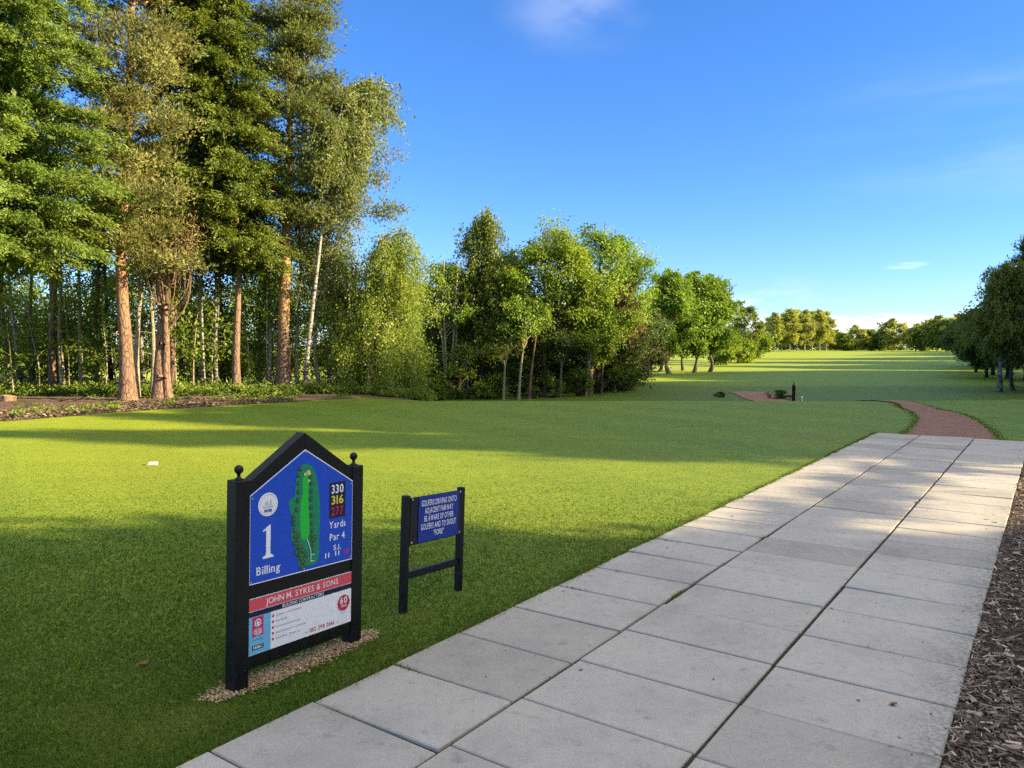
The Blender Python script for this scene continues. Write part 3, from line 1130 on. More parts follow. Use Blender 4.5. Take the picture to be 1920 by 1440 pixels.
def text(body, cap, bold=0.0, serif=False, gap=.09, width=None, align='L', cond=1.0):
    """flat lettering: list of (verts2d, faces) around the origin, cap height `cap`"""
    global CAP
    if CAP is None:
        CAP = max(y for _, y in glyph('H', 0.0)[0])
    s = cap / CAP
    V, F_ = [], []
    x = 0.0
    ch_h = CAP
    xh = max(y for _, y in glyph('x', 0.0)[0])
    for ch in body:
        if ch == ' ':
            x += .30
            continue
        vs, fs, wd = glyph(ch, bold)
        o_ = len(V)
        V += [(p[0] + x, p[1]) for p in vs]
        F_ += [tuple(k + o_ for k in f) for f in fs]
        if serif:
            for fr, lev in SER.get(ch, []):
                yy = 0 if lev == 0 else (ch_h if lev == 1 else xh)
                cx_ = x + fr * wd
                hw = .085 + bold * .6
                y0, y1 = (yy - bold * .6, yy + .035) if lev == 0 else (yy - .035, yy + bold * .6)
                o_ = len(V)
                V += [(cx_ - hw, y0), (cx_ + hw, y0), (cx_ + hw, y1), (cx_ - hw, y1)]
                F_.append((o_, o_ + 1, o_ + 2, o_ + 3))
        x += wd + gap + (.03 if serif else 0)
    x -= gap
    sx = s * cond if width is None else width / x
    ox = {'L': 0, 'C': -x / 2, 'R': -x}[align]
    return [((p[0] + ox) * sx, p[1] * s) for p in V], F_


class Flat:
    """flat printed marks on a board: polygons at (a, z) with a front offset"""
    def __init__(self):
        self.v, self.f, self.m = [], [], []

    def poly(self, pts, m=0, off=0.0):
        o_ = len(self.v)
        self.v += [(a, off, z) for a, z in pts]
        fs = tessellate_polygon([[Vector((a, z, 0)) for a, z in pts]])
        for f in fs:
            p = [Vector(pts[k]) for k in f]
            ar = (p[1] - p[0]).cross(p[2] - p[0])
            f = tuple(f) if ar > 0 else tuple(f[::-1])
            self.f.append(tuple(k + o_ for k in f))
            self.m.append(m)

    def rect(self, a0, z0, a1, z1, m=0, off=0.0):
        self.poly([(a0, z0), (a1, z0), (a1, z1), (a0, z1)], m, off)

    def disc(self, a, z, r, m=0, off=0.0, n=28, rz=None):
        self.poly([(a + r * math.cos(2 * PI * k / n), z + (rz or r) * math.sin(2 * PI * k / n)) for k in range(n)], m, off)

    def ring(self, a, z, r0, r1, m=0, off=0.0, n=28, start=0.0):
        o_ = len(self.v)
        for k in range(n):
            c_, s_ = math.cos(2 * PI * k / n + start), math.sin(2 * PI * k / n + start)
            self.v += [(a + r0 * c_, off, z + r0 * s_), (a + r1 * c_, off, z + r1 * s_)]
        for k in range(n):
            j = (k + 1) % n
            self.f.append((o_ + 2 * k, o_ + 2 * k + 1, o_ + 2 * j + 1, o_ + 2 * j))
            self.m.append(m)

    def text(self, body, a, z, cap, m=0, off=0.0, **k):
        vs, fs = text(body, cap, **k)
        o_ = len(self.v)
        self.v += [(a + x, off, z + y) for x, y in vs]
        for f in fs:
            self.f.append(tuple(i + o_ for i in f))
            self.m.append(m)

    def build(self, name, mats, parent):
        me = bpy.data.meshes.new(name)
        me.from_pydata(self.v, [], self.f)
        for x in mats:
            me.materials.append(x)
        me.polygons.foreach_set('material_index', self.m)
        me.update()
        return link(bpy.data.objects.new(name, me), parent)


def paint(name, c, rough=.45, spec=.4, speck=0.0):
    m, nt, o = new_mat(name)
    co = coords(nt)
    n = noise(nt, co, 25, 4, .6)
    cc = mixc(nt, .25, c, ramp(nt, n, [(.3, (.7, .7, .7)), (.7, (1.2, 1.2, 1.2))]), 'MULTIPLY')
    if speck:
        n2 = noise(nt, co, 60, 3, .7)
        s = nt.nodes.new('ShaderNodeSeparateXYZ')
        nt.links.new(co, s.inputs[0])
        k = math_node(nt, 'MULTIPLY', sstep(nt, n2, .66, .72), math_node(nt, 'SUBTRACT', 1.0, sstep(nt, s.outputs[2], .05, .30)))
        cc = mixc(nt, math_node(nt, 'MULTIPLY', k, speck), cc, (.30, .27, .22))
    rr = ramp(nt, n, [(.3, (rough - .08,) * 3), (.7, (rough + .12,) * 3)])
    principled(nt, o, cc, rr, n, .08, .002, spec)
    return m


BLACK = paint('black_paint', (.0045, .0045, .0052), .42, .35, .8)
BLACK2 = paint('dark_metal', (.006, .009, .012), .35, .4)
BLUE = paint('board_blue', (.013, .074, .52), .35)
BLUE2 = paint('notice_blue', (.007, .032, .27), .35)
WHITE = paint('print_white', (.84, .84, .84), .4)
YELL = paint('print_yellow', (.80, .66, .06), .4)
RED = paint('print_red', (.56, .025, .055), .4)
SALMON = paint('banner_red', (.66, .085, .105), .4)
NAVY = paint('print_navy', (.010, .012, .045), .4)
CYAN = paint('print_cyan', (.16, .47, .70), .4)
PINK = paint('print_pink', (.56, .035, .13), .4)
GREYT = paint('print_grey', (.36, .37, .40), .4)
MAPG = paint('map_green', (.010, .24, .115), .4)
MAPF = paint('map_fairway', (.020, .50, .045), .4)
MAPT = paint('map_tree', (.030, .10, .035), .4)
MAPT2 = paint('map_tree_light', (.10, .20, .06), .4)
SAND = paint('map_sand', (.70, .60, .24), .4)
STEEL = paint('bolt_steel', (.35, .35, .36), .3)


def bm_obj(name, bm, mat, parent, smooth=False):
    me = bpy.data.meshes.new(name)
    bmesh.ops.recalc_face_normals(bm, faces=bm.faces[:])
    bm.to_mesh(me)
    bm.free()
    for x in (mat if isinstance(mat, list) else [mat]):
        me.materials.append(x)
    if smooth:
        for p in me.polygons:
            p.use_smooth = True
    return link(bpy.data.objects.new(name, me), parent)


def add_box(bm, x0, x1, y0, y1, z0, z1, bev=.003):
    t = bmesh.new()
    bmesh.ops.create_cube(t, size=1)
    for v in t.verts:
        v.co = Vector(((x0 + x1) / 2 + v.co.x * (x1 - x0), (y0 + y1) / 2 + v.co.y * (y1 - y0), (z0 + z1) / 2 + v.co.z * (z1 - z0)))
    if bev:
        bmesh.ops.bevel(t, geom=t.edges[:], offset=bev, segments=2, affect='EDGES', profile=.5)
    me = bpy.data.meshes.new('x')
    t.to_mesh(me)
    t.free()
    bm.from_mesh(me)
    bpy.data.meshes.remove(me)


def add_prism(bm, pts, y0, y1, bev=0.0):
    """polygon in (x, z) extruded from y0 to y1"""
    t = bmesh.new()
    a = [t.verts.new((x, y0, z)) for x, z in pts]
    b = [t.verts.new((x, y1, z)) for x, z in pts]
    t.faces.new(a)
    t.faces.new(b[::-1])
    for i in range(len(pts)):
        j = (i + 1) % len(pts)
        t.faces.new((a[i], b[i], b[j], a[j]))
    bmesh.ops.recalc_face_normals(t, faces=t.faces[:])
    if bev:
        bmesh.ops.bevel(t, geom=t.edges[:], offset=bev, segments=2, affect='EDGES', profile=.5)
    me = bpy.data.meshes.new('x')
    t.to_mesh(me)
    t.free()
    bm.from_mesh(me)
    bpy.data.meshes.remove(me)


def add_lathe(bm, prof, cx_=0, cy_=0, n=20):
    rings = []
    for r, z in prof:
        rings.append([bm.verts.new((cx_ + r * math.cos(2 * PI * k / n), cy_ + r * math.sin(2 * PI * k / n), z)) for k in range(n)])
    for a, b in zip(rings, rings[1:]):
        for k in range(n):
            j = (k + 1) % n
            bm.faces.new((a[k], a[j], b[j], b[k]))
    bm.faces.new(rings[0][::-1])
    bm.faces.new(rings[-1])


# ------------------------------------------------------------------ the tall hole sign
sx_, sy_ = uv2xy(2.752, -3.40)
S = empty('hole_sign', (sx_, sy_, 0), 'tall black framed golf hole sign with pointed top and blue course map board', 'sign')
S.rotation_euler = (0, R(1.75), PI / 2 - TH)
for k in (-1, 1):
    bm = bmesh.new()
    add_box(bm, k * .395 - .042, k * .395 + .042, -.042, .042, -.06, 1.078, .006)
    po = bm_obj('post', bm, BLACK, S)
    bm = bmesh.new()
    zb = 1.078
    prof = [(.020, zb - .004), (.022, zb + .004), (.016, zb + .008), (.009, zb + .014), (.009, zb + .030)]
    for i in range(1, 12):
        a = -PI / 2 + .35 + (PI - .35) * i / 11
        prof.append((max(.0008, .0235 * math.cos(a)), zb + .052 + .0235 * math.sin(a)))
    add_lathe(bm, prof, k * .395, 0)
    bm_obj('finial', bm, BLACK, po, True)
IN = .353
# pointed head frame: two sloping members
for k in (-1, 1):
    bm = bmesh.new()
    add_prism(bm, [(0, 1.298), (k * (IN - .001), 1.066), (k * (IN - .001), .985), (0, 1.208)], -.034, .034, .003)
    bm_obj('roof_rail', bm, BLACK, S)
bm = bmesh.new()
add_box(bm, -IN + .001, IN - .001, -.034, .034, .452, .528, .003)
bm_obj('middle_rail', bm, BLACK, S)
bm = bmesh.new()
add_box(bm, -IN + .001, IN - .001, -.034, .034, .086, .160, .003)
bm_obj('bottom_rail', bm, BLACK, S)
# backing sheets close the frame from behind
YF = -.0375
bm = bmesh.new()
add_prism(bm, [(-.358, .527), (.358, .527), (.358, .992), (0, 1.207), (-.358, .992)], YF, YF + .006, 0)
board = bm_obj('map_board', bm, BLUE, S)
FL = Flat()
out5 = [(-.357, .528), (.357, .528), (.357, .9915), (0, 1.206), (-.357, .9915)]
inn5 = [(-.3515, .533), (.3515, .533), (.3515, .9885), (0, 1.199), (-.3515, .9885)]
for i in range(5):
    j = (i + 1) % 5
    FL.poly([out5[i], out5[j], inn5[j], inn5[i]])
FL.build('white_edge', [WHITE], board).location = (0, YF - .0012, 0)
# crest disc
FL = Flat()
FL.disc(-.242, .934, .062, 0, 0, 40)
FL.ring(-.242, .934, .051, .0535, 1, -.0006, 40)
FL.rect(-.266, .893, -.218, .909, 2, -.0006)
FL.poly([(-.272, .915), (-.212, .915), (-.205, .926), (-.279, .926)], 3, -.0006)
FL.poly([(-.266, .930), (-.252, .954), (-.244, .946), (-.232, .930)], 3, -.0006)
FL.poly([(-.231, .930), (-.220, .930), (-.221, .962), (-.229, .956)], 3, -.0006)
FL.text('11', -.2435, .896, .009, 0, -.0010, align='C', bold=.01)
CRESTG = paint('crest_grey', (.52, .54, .60), .4)
CRESTB = paint('crest_blue', (.12, .16, .38), .4)
FL.v = [(a, y, z) for a, y, z in FL.v]
cf = FL.build('crest', [WHITE, CRESTG, CRESTB, CRESTG], board)
cf.location = (0, YF - .0012, 0)
# numeral and hole name
FL = Flat()
x0, z0 = -.239, .650
one = [(-.034, 0), (.034, 0), (.034, .010), (.0175, .018), (.0145, .03), (.0145, .175), (.008, .175), (-.034, .150), (-.033, .143), (-.0185, .148), (-.0135, .144), (-.0135, .03), (-.0165, .018), (-.034, .010)]
FL.poly([(x0 + a, z0 + z) for a, z in one])
FL.build('hole_number', [WHITE], board).location = (0, YF - .0012, 0)
for nm, tx, a_, z_, cap_, wd_, bo_ in (('hole_name', 'Billing', -.236, .570, .042, .150, .015), ('yards_lettering', 'Yards', .2405, .735, .039, .124, .015),
                                   ('par_lettering', 'Par 4', .2405, .665, .038, .114, .015), ('index_lettering', 'S.I.', .2405, .606, .030, .056, .012)):
    FL = Flat()
    FL.text(tx, a_, z_, cap_, width=wd_, align='C', bold=bo_, serif=True)
    FL.build(nm, [WHITE], board).location = (0, YF - .0012, 0)
for a_ in (.166, .2405):
    FL = Flat()
    FL.text('11', a_, .571, .028, width=.030, align='C', bold=.004, gap=.22)
    FL.build('index_figure', [WHITE], board).location = (0, YF - .0012, 0)
FL = Flat()
FL.text('15', .311, .571, .027, width=.036, align='C', bold=.008)
FL.build('index_figure', [RED], board).location = (0, YF - .0012, 0)
# yardage box
FL = Flat()
FL.rect(.1775, .793, .2985, .998, 0)
for sss, z, mm in (('330', .936, 1), ('316', .873, 2), ('277', .808, 3)):
    FL.text(sss, .238, z, .047, mm, -.001, width=.092, align='C', bold=.020, serif=True)
FL.build('yardage_box', [NAVY, WHITE, YELL, RED], board).location = (0, YF - .0012, 0)
# course map
FL = Flat()
ctrl = [(0.0, 1.126), (-.040, 1.105), (-.062, 1.04), (-.068, .96), (-.106, .935), (-.100, .88), (-.082, .80), (-.092, .74), (-.070, .69), (-.048, .655), (-.040, .59), (-.022, .548), (.03, .552), (.085, .556), (.104, .60), (.106, .72), (.110, .85), (.100, .95), (.085, 1.03), (.055, 1.10)]


def smooth_closed(pts, k=5):
    n_ = len(pts)
    o_ = []
    for i in range(n_):
        p0, p1, p2, p3 = [np.array(pts[(i + q_) % n_]) for q_ in (-1, 0, 1, 2)]
        for s_ in range(k):
            f = s_ / k
            o_.append(tuple(.5 * ((2 * p1) + (-p0 + p2) * f + (2 * p0 - 5 * p1 + 4 * p2 - p3) * f ** 2 + (-p0 + 3 * p1 - 3 * p2 + p3) * f ** 3)))
    return o_


FL.poly(smooth_closed(ctrl), 0, 0)
FL.poly(smooth_closed([(.010, 1.085), (-.016, 1.04), (-.014, .97), (-.030, .90), (-.030, .80), (-.020, .72), (.012, .705), (.036, .74), (.030, .85), (.024, .95), (.026, 1.05)]), 1, -.0006)
FL.poly(smooth_closed([(.012, 1.082), (.030, 1.088), (.042, 1.06), (.036, 1.028), (.022, 1.022), (.026, 1.05), (.018, 1.07)]), 2, -.0012)
FL.disc(.002, 1.068, .009, 2, -.0012, 12)
spots = [(-.035, 1.095), (-.045, 1.062), (-.044, 1.018), (-.044, .972), (-.048, .925), (-.056, .875), (-.076, .845), (-.072, .80), (-.068, .765), (-.066, .73), (-.046, .705), (-.064, .69), (-.040, .668), (-.058, .64), (-.034, .622), (-.024, .60), (-.012, .578), (-.018, .552), (-.030, .645), (.036, 1.045), (.044, 1.01), (.044, .965), (.042, .92), (.044, .875), (.048, .83), (.050, .785), (.052, .745), (.050, .715), (.072, .700), (.056, .690), (.060, .665), (.058, .63), (-.076, .822), (-.046, .735), (-.024, .664), (-.01, .64), (.010, .61), (-.004, .59), (.0, .562)]
for i, (a, z) in enumerate(spots):
    FL.disc(a, z + .004, .0145, 3, -.0016 - .00004 * i, 10)
    FL.disc(a + .003, z + .007, .0065, 4, -.0040, 8)
pl = [(.018, .705), (.034, .665), (.045, .635), (.046, .575)]
for (a0, z0_), (a1, z1_) in zip(pl, pl[1:]):
    d_ = Vector((a1 - a0, z1_ - z0_)).normalized()
    nn = Vector((-d_.y, d_.x)) * .0018
    FL.poly([(a0 + nn.x, z0_ + nn.y), (a0 - nn.x, z0_ - nn.y), (a1 - nn.x, z1_ - nn.y), (a1 + nn.x, z1_ + nn.y)], 5, -.0034)
FL.rect(.046, .610, .072, .6135, 5, -.0036)
FL.rect(.046, .574, .070, .5775, 5, -.0036)
cm_ = FL.build('course_map', [MAPG, MAPF, SAND, MAPT, MAPT2, WHITE], board)
cm_.location = (0, YF - .0010, 0)
for a, z in ((0, 1.190), (.340, .975), (-.340, .975), (.340, .545), (0, .541), (-.343, .541)):
    t = bmesh.new()
    bmesh.ops.create_uvsphere(t, u_segments=10, v_segments=6, radius=.0055)
    for v_ in t.verts:
        v_.co = Vector((v_.co.x + a, v_.co.y * .5 + YF - .002, v_.co.z + z))
    bm_obj('screw', t, STEEL, board, True)
# advertisement board
bm = bmesh.new()
add_box(bm, -.358, .358, YF, YF + .006, .158, .454, 0)
ad = bm_obj('advert_board', bm, WHITE, S)
FL = Flat()
FL.rect(-.356, .389, .356, .452, 0)
FL.rect(-.356, .358, .356, .3855, 1)
FL.text('JOHN M. SYKES & SONS', .0, .4055, .031, 2, -.001, width=.500, align='C', bold=.004, serif=True)
FL.text('BUILDING CONTRACTORS', .0, .3635, .0175, 2, -.001, width=.285, align='C', bold=.010, gap=.12)
FL.build('banner', [SALMON, NAVY, WHITE], ad).location = (0, YF - .0012, 0)
FL = Flat()
FL.rect(-.356, .1605, -.218, .3575, 0)
FL.rect(-.334, .252, -.264, .354, 1, -.0008)
FL.ring(-.299, .322, .0165, .0225, 2, -.0014, 6, PI / 6)
FL.poly([(-.305, .300), (-.293, .300), (-.293, .316), (-.288, .320), (-.299, .333), (-.310, .320), (-.305, .316)], 2, -.0014)
FL.text('FEDERATION OF', -.299, .286, .0065, 2, -.0014, width=.046, align='C', bold=.01)
FL.text('MASTER', -.299, .275, .0095, 2, -.0014, width=.050, align='C', bold=.03)
FL.text('BUILDERS', -.299, .2635, .0095, 2, -.0014, width=.050, align='C', bold=.03)
FL.text('MEMBER', -.299, .2555, .0055, 2, -.0014, width=.030, align='C')
FL.rect(-.334, .183, -.262, .206, 3, -.0008)
FL.text('NHBC', -.298, .188, .0135, 2, -.0014, width=.060, align='C', bold=.03)
FL.text('for all trades', -.298, .232, .008, 3, -.0008, width=.06, align='C')
FL.build('member_strip', [CYAN, PINK, WHITE, NAVY], ad).location = (0, YF - .0012, 0)
FL = Flat()
for i, tx in enumerate(('Domestic and Commercial', 'New Builds', 'Extensions & Alterations', 'Refurbishments & Conversions', 'Stone, Brick, Plaster etc.')):
    z = .333 - i * .0312
    FL.disc(-.203, z, .0072, 0, 0, 14)
    FL.text(tx, -.184, z - .006, .0125, 1, 0, cond=.86)
FL.build('services_list', [RED, GREYT], ad).location = (0, YF - .0012, 0)
FL = Flat()
FL.text('www.', .235, .176, .008, 1, 0, cond=.9)
FL.text('0112 298 2661', .045, .1755, .0215, 2, 0, width=.178, bold=.012)
FL.text('Tel:', .010, .1765, .012, 1, 0, cond=.9)
FL.build('phone_number', [RED, GREYT, RED], ad).location = (0, YF - .0012, 0)
FL = Flat()
FL.disc(.294, .283, .050, 3, 0, 32)
FL.disc(.294, .283, .0465, 2, -.0006, 32)
FL.text('60', .294, .280, .036, 3, -.0012, width=.056, align='C', bold=.02, serif=True)
FL.text('YEARS', .294, .259, .013, 3, -.0012, width=.050, align='C', bold=.012)
FL.text('in trade', .294, .221, .008, 1, 0, width=.040, align='C')
FL.build('anniversary_badge', [RED, GREYT, RED, WHITE], ad).location = (0, YF - .0012, 0)

# ------------------------------------------------------------------ the small notice
sx_, sy_ = uv2xy(3.985, -3.495)
S2 = empty('warning_sign', (sx_, sy_, 0), 'small low black framed blue notice with white capital lettering standing in grass', 'sign')
S2.rotation_euler = (0, R(2.9), PI / 2 - TH)
for k in (-1, 1):
    bm = bmesh.new()
    add_box(bm, k * .29 - .022, k * .29 + .022, -.022, .022, -.06, .768, .003)
    bm_obj('post', bm, BLACK, S2)
bm = bmesh.new()
add_box(bm, -.267, .267, -.011, .011, .205, .255, .002)
bm_obj('cross_rail', bm, BLACK2, S2)
bm = bmesh.new()
add_box(bm, -.266, .266, -.024, -.012, .432, .752, .002)
bp = bm_obj('back_plate', bm, BLACK2, S2)
for a, z in ((-.252, .74), (-.252, .45), (.252, .74), (.252, .45)):
    t = bmesh.new()
    bmesh.ops.create_uvsphere(t, u_segments=10, v_segments=6, radius=.008)
    for v_ in t.verts:
        v_.co = Vector((v_.co.x + a, v_.co.y * .6 - .026, v_.co.z + z))
    bm_obj('bolt', t, STEEL, bp, True)
bm = bmesh.new()
add_box(bm, -.192, .228, -.030, -.0242, .440, .748, .001)
np_ = bm_obj('notice_panel', bm, BLUE2, S2)
for i, (tx, wd) in enumerate((('GOLFERS DRIVING ONTO', .370), ('ADJACENT FAIRWAY', .300), ('BE AWARE OF OTHER', .310), ('GOLFERS AND TO SHOUT', .370), ('"FORE"', .110))):
    FL = Flat()
    FL.text(tx, .018, .684 - i * .0535, .038, 0, 0, width=wd, align='C', bold=.010, gap=.12)
    FL.build('lettering', [WHITE], np_).location = (0, -.0312, 0)

# ------------------------------------------------------------------ small things on the course
tx_, ty_ = px_ground(284, 872)
T_ = empty('tee_marker', (tx_, ty_, 0), 'small white and orange wedge tee marker lying on the sunlit lawn', 'tee marker', None, R(8), .72)
bm = bmesh.new()
add_prism(bm, [(-.075, 0.0), (.115, 0.0), (.120, .050), (.10, .072), (-.045, .066)], -.05, .05, .008)
bm_obj('body', bm, paint('marker_white', (.52, .50, .46), .5), T_)
bm = bmesh.new()
add_prism(bm, [(-.108, 0.0), (-.076, 0.0), (-.046, .065), (-.062, .060)], -.047, .047, .004)
bm_obj('end_cap', bm, paint('marker_orange', (.62, .25, .05), .4), T_)

bx, by = at(1489, 37), 37.0
bzz = hz(bx, by)
B_ = empty('ball_washer', (bx, by, bzz), 'slim black ball washer post beside the far bend of the red track', 'ball washer')
bm = bmesh.new()
add_lathe(bm, [(.075, -.1), (.075, .62), (.085, .64), (.085, .66)])
bm_obj('post', bm, BLACK, B_)
bm = bmesh.new()
add_lathe(bm, [(.062, .661), (.085, .70), (.085, .86), (.06, .93), (.03, .96), (.02, 1.02), (.032, 1.05), (.004, 1.08)])
bm_obj('head', bm, BLACK, B_, True)

mx, my = at(1483, 38.5), 38.5
m_ = empty('tee_plate', (mx, my, hz(mx, my)), 'narrow yellow plate on a stake just left of the black post', 'marker')
bm = bmesh.new()
add_box(bm, -.018, .018, -.01, .01, -.05, .42, .003)
bm_obj('stake', bm, BARK['brown'], m_)
bm = bmesh.new()
add_box(bm, -.055, .055, -.024, -.011, .33, .60, .006)
bm_obj('plate', bm, paint('plate_yellow', (.55, .40, .10), .5), m_)
mx, my = at(1505, 26.2), 26.2
m_ = empty('peg', (mx, my, hz(mx, my) - .01), 'tiny white peg in the grass right of the black post', 'peg')
bm = bmesh.new()
add_lathe(bm, [(.016, -.05), (.018, .10), (.03, .13), (.03, .16), (.02, .17)])
bm_obj('stake', bm, WHITE, m_)

# fallen leaves
lm = leaf_mat('fallen_leaf', (.10, .05, .03), (.22, .11, .05), (.34, .20, .10), .1)


def fallen_leaf(x, y, z, s, rz, label):
    e = empty('fallen_leaf', (x, y, z), label, 'leaf', None, rz)
    vs, fs = [], []
    K = 7
    for i in range(K):
        t = i / (K - 1)
        wd = s * .38 * math.sin(PI * min(1, t * .95 + .03)) ** .8
        for j in (-1, 0, 1):
            vs.append(((t - .5) * s, j * wd, .006 + s * .22 * (t - .5) ** 2 + abs(j) * s * .10))
    for i in range(K - 1):
        for j in range(2):
            a = i * 3 + j
            fs.append((a, a + 3, a + 4, a + 1))
    bl = np_mesh('blade', [(vs, fs, 0)], [lm], True, e, [.5] * len(fs))
    v, f = prisms([(-.5 * s - .35 * s, .02 * s, .004)], [(-.5 * s + .02, 0, .006 + s * .055)], .002, .0015, 5)
    np_mesh('stalk', [(v, f, 0)], [BARK['brown']], False, e)
    return e


x, y = px_ground(1676, 1331)
fallen_leaf(x, y, .024, .035, R(15), 'curled orange brown leaf lying on a pale slab')
x, y = px_ground(270, 1252)
fallen_leaf(x, y, .018, .055, R(50), 'reddish brown dead leaf lying in the shaded lawn')

# ------------------------------------------------------------------ bare soil and litter under the wood edge
m, nt, o = new_mat('leaf_litter')
co = coords(nt)
n1 = noise(nt, co, 14, 5, .75)
n2 = noise(nt, co, 1.1, 4, .6)
c = ramp(nt, n1, [(.3, (.06, .042, .030)), (.5, (.16, .108, .076)), (.72, (.32, .235, .165))])
c = mixc(nt, math_node(nt, 'MULTIPLY', sstep(nt, n2, .48, .68), .7), c, (.07, .085, .018))
principled(nt, o, c, .95, n1, 1.0, .05, .1)
fr_pts = [(-40, 15.2), (-22, 16.2), (-13.6, 17.6), (-11.7, 18.7), (-10.7, 20.6), (-9.6, 22.0), (-8.3, 23.4), (-7.2, 24.6), (-5.6, 26.3), (-3.2, 27.6)]
fp = interp_path([(*p, 0) for p in fr_pts], 140)
tv, tf = [], []
deep = [0, .35, 1.2, 3.0, 6, 12, 26]
for i in range(140):
    wv = random.gauss(0, .07) + .16 * math.sin(i * .55) + .1 * math.sin(i * 1.3 + 1)
    for j, dd in enumerate(deep):
        x, y = fp[i][0] - dd * .25, fp[i][1] + dd + (wv if j == 0 else 0)
        tv.append((x, y, hz(x, y) + .012 + .03 * (j > 0) + (random.uniform(0, .05) if j > 1 else 0)))
K = len(deep)
for i in range(139):
    for j in range(K - 1):
        a = i * K + j
        tf.append((a, a + 1, a + K + 1, a + K)[::-1])
tag(np_mesh('woodland_floor', [(tv, tf, 0)], [m], True), kind='structure')


# ------------------------------------------------------------------ the wood on the left: big trees one by one
def place(x, d):
    X_ = at(x, d)
    return (X_, d, hz(X_, d) - .02)


def zat(y, d):
    return CAMH + (HZ - y) / F * d


WOOD = 'trees of the wood on the left'
# pine with tan lit foliage
X0 = at(238, 24.5)
pine(21, 18, 4.5, 1.85, [(0, 0, -.2), (-.02, 0, 1.5), (-.10, 0, 4.5), (.10, .1, 8), (.35, .1, 12), (.4, 0, 18)], .25, 54, 8, off=(.3, -.3), bare=3).build(
    'pine_tree', (X0, 24.5, 0), 'pine with thick reddish bole and tan lit needle clumps between the two cypresses', 'tree', 'pine_tan', 'pine', WOOD)
# the big orange pine
X0 = at(532, 29.2)
pine(33, 20, 5.7, 2.8, [(0, 0, -.2), (0, 0, 1.5), (.12, 0, 5), (.25, 0, 8), (.40, .1, 12), (.5, .1, 20)], .30, 66, 10, off=(1.15, -.3), bare=8, window=10.5).build(
    'pine_tree', (X0, 29.2, 0), 'tallest pine with pale orange upper bole and stubs, right of the dark cypress', 'tree', 'pine', 'pine2', WOOD)
# bright cypress filling the top left corner, its bole outside the frame
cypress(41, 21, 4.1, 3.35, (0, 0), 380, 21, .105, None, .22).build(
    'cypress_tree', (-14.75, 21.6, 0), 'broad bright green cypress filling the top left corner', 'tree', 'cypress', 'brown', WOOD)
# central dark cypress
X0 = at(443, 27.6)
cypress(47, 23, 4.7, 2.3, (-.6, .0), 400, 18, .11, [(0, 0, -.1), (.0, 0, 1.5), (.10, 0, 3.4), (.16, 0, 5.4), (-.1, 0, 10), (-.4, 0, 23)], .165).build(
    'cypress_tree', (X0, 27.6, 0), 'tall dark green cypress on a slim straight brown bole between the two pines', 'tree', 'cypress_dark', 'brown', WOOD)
X0 = at(98, 28.6)
T = broad(44, 10.5, 5.0, 2.4, [(0, 0, -.1), (.0, 0, 1.8), (.12, 0, 3.4), (.34, 0, 5.6), (.3, 0, 10)], .16, 22, 260, .12, .7)
T.limb((.1, 0, 3.2), (-.12, .1, 6.4), .11, .07, 0, .03, 7, 8, .01)
T.build('forked_tree', (X0, 28.6, 0), 'tree with a forked brown bole under the bright cypress', 'tree', 'dull', 'brown', WOOD)
# multi stemmed trunk with the fan of bare stems
X0 = at(303, 25.6)
T = Tree(53)
g = T.g
T.trunk([(-.05, 0, -.1), (-.02, 0, 1.2), (.05, .05, 2.4), (.03, .05, 3.9), (.02, .1, 5.0)], .25, .12, 20, 14, .30, .10)
T.trunk([(.22, -.05, -.1), (.18, -.08, 1.0), (.22, -.1, 2.0), (.20, -.1, 3.2)], .15, .09, 16, 10, .35, .08)
for i in range(26):
    b = np.array([.05 + g.normal(0, .05), -.05, g.uniform(2.5, 4.1)]) if i % 2 else np.array([.20 + g.normal(0, .04), -.1, g.uniform(2.2, 3.2)])
    sx = g.uniform(-.35, 1.30)
    e = np.array([sx, g.uniform(-.5, .5), g.uniform(4.6, 5.6)])
    mid = b + (e - b) * .45 + np.array([sx * .25 + .05, g.normal(0, .1), -.25])
    P = interp_path([b, mid, e], 9)
    T.wood.append(tube(P, np.linspace(.021, .009, 9), 5))
    for j in range(4):
        q = P[5 + j] if 5 + j < 9 else P[-1]
        T.twigs(q[None], (q + g.normal(0, .25, 3) + np.array([0, 0, .25]))[None], .008, .004)
    if i % 2 == 0:
        m_ = 260
        c = e + g.normal(0, 1, (m_, 3)) * np.array([.34, .30, .42]) + np.array([-.2, 0, .10])
        ax = g.normal(0, .7, (m_, 3)) + np.array([.2, 0, -.2])
        T.leaves(c, ax, g.normal(0, 1, (m_, 3)), .16 * g.uniform(.6, 1.3, m_), .035, g.uniform(.2, .8) + g.normal(0, .15, m_))
for i in range(9):                      # knots where limbs were sawn off
    z = g.uniform(.6, 3.2)
    T.limb((.08 + g.normal(0, .05), -.12, z), (.08 + g.normal(0, .12), -.36, z + .03), .055, .045, 0, 0, 3, 8, 0)
T.build('conifer_tree', (X0, 25.6, 0), 'twin stemmed conifer with sawn knots and a fan of bare reddish branches', 'tree', 'dead', 'brown', WOOD)
# tan hanging foliage tree just behind it
X0 = at(322, 27.5)
pine(57, 8.2, 5.0, 1.15, [(0, .1, -.1), (0, .1, 3), (.05, .1, 6), (0, .1, 8.2)], .11, 16, 8, .17, off=(0, 0)).build(
    'pine_tree', (X0, 27.5, 0), 'low pine with drooping tan needles above the fan of bare branches', 'tree', 'pine_tan', 'brown', WOOD)
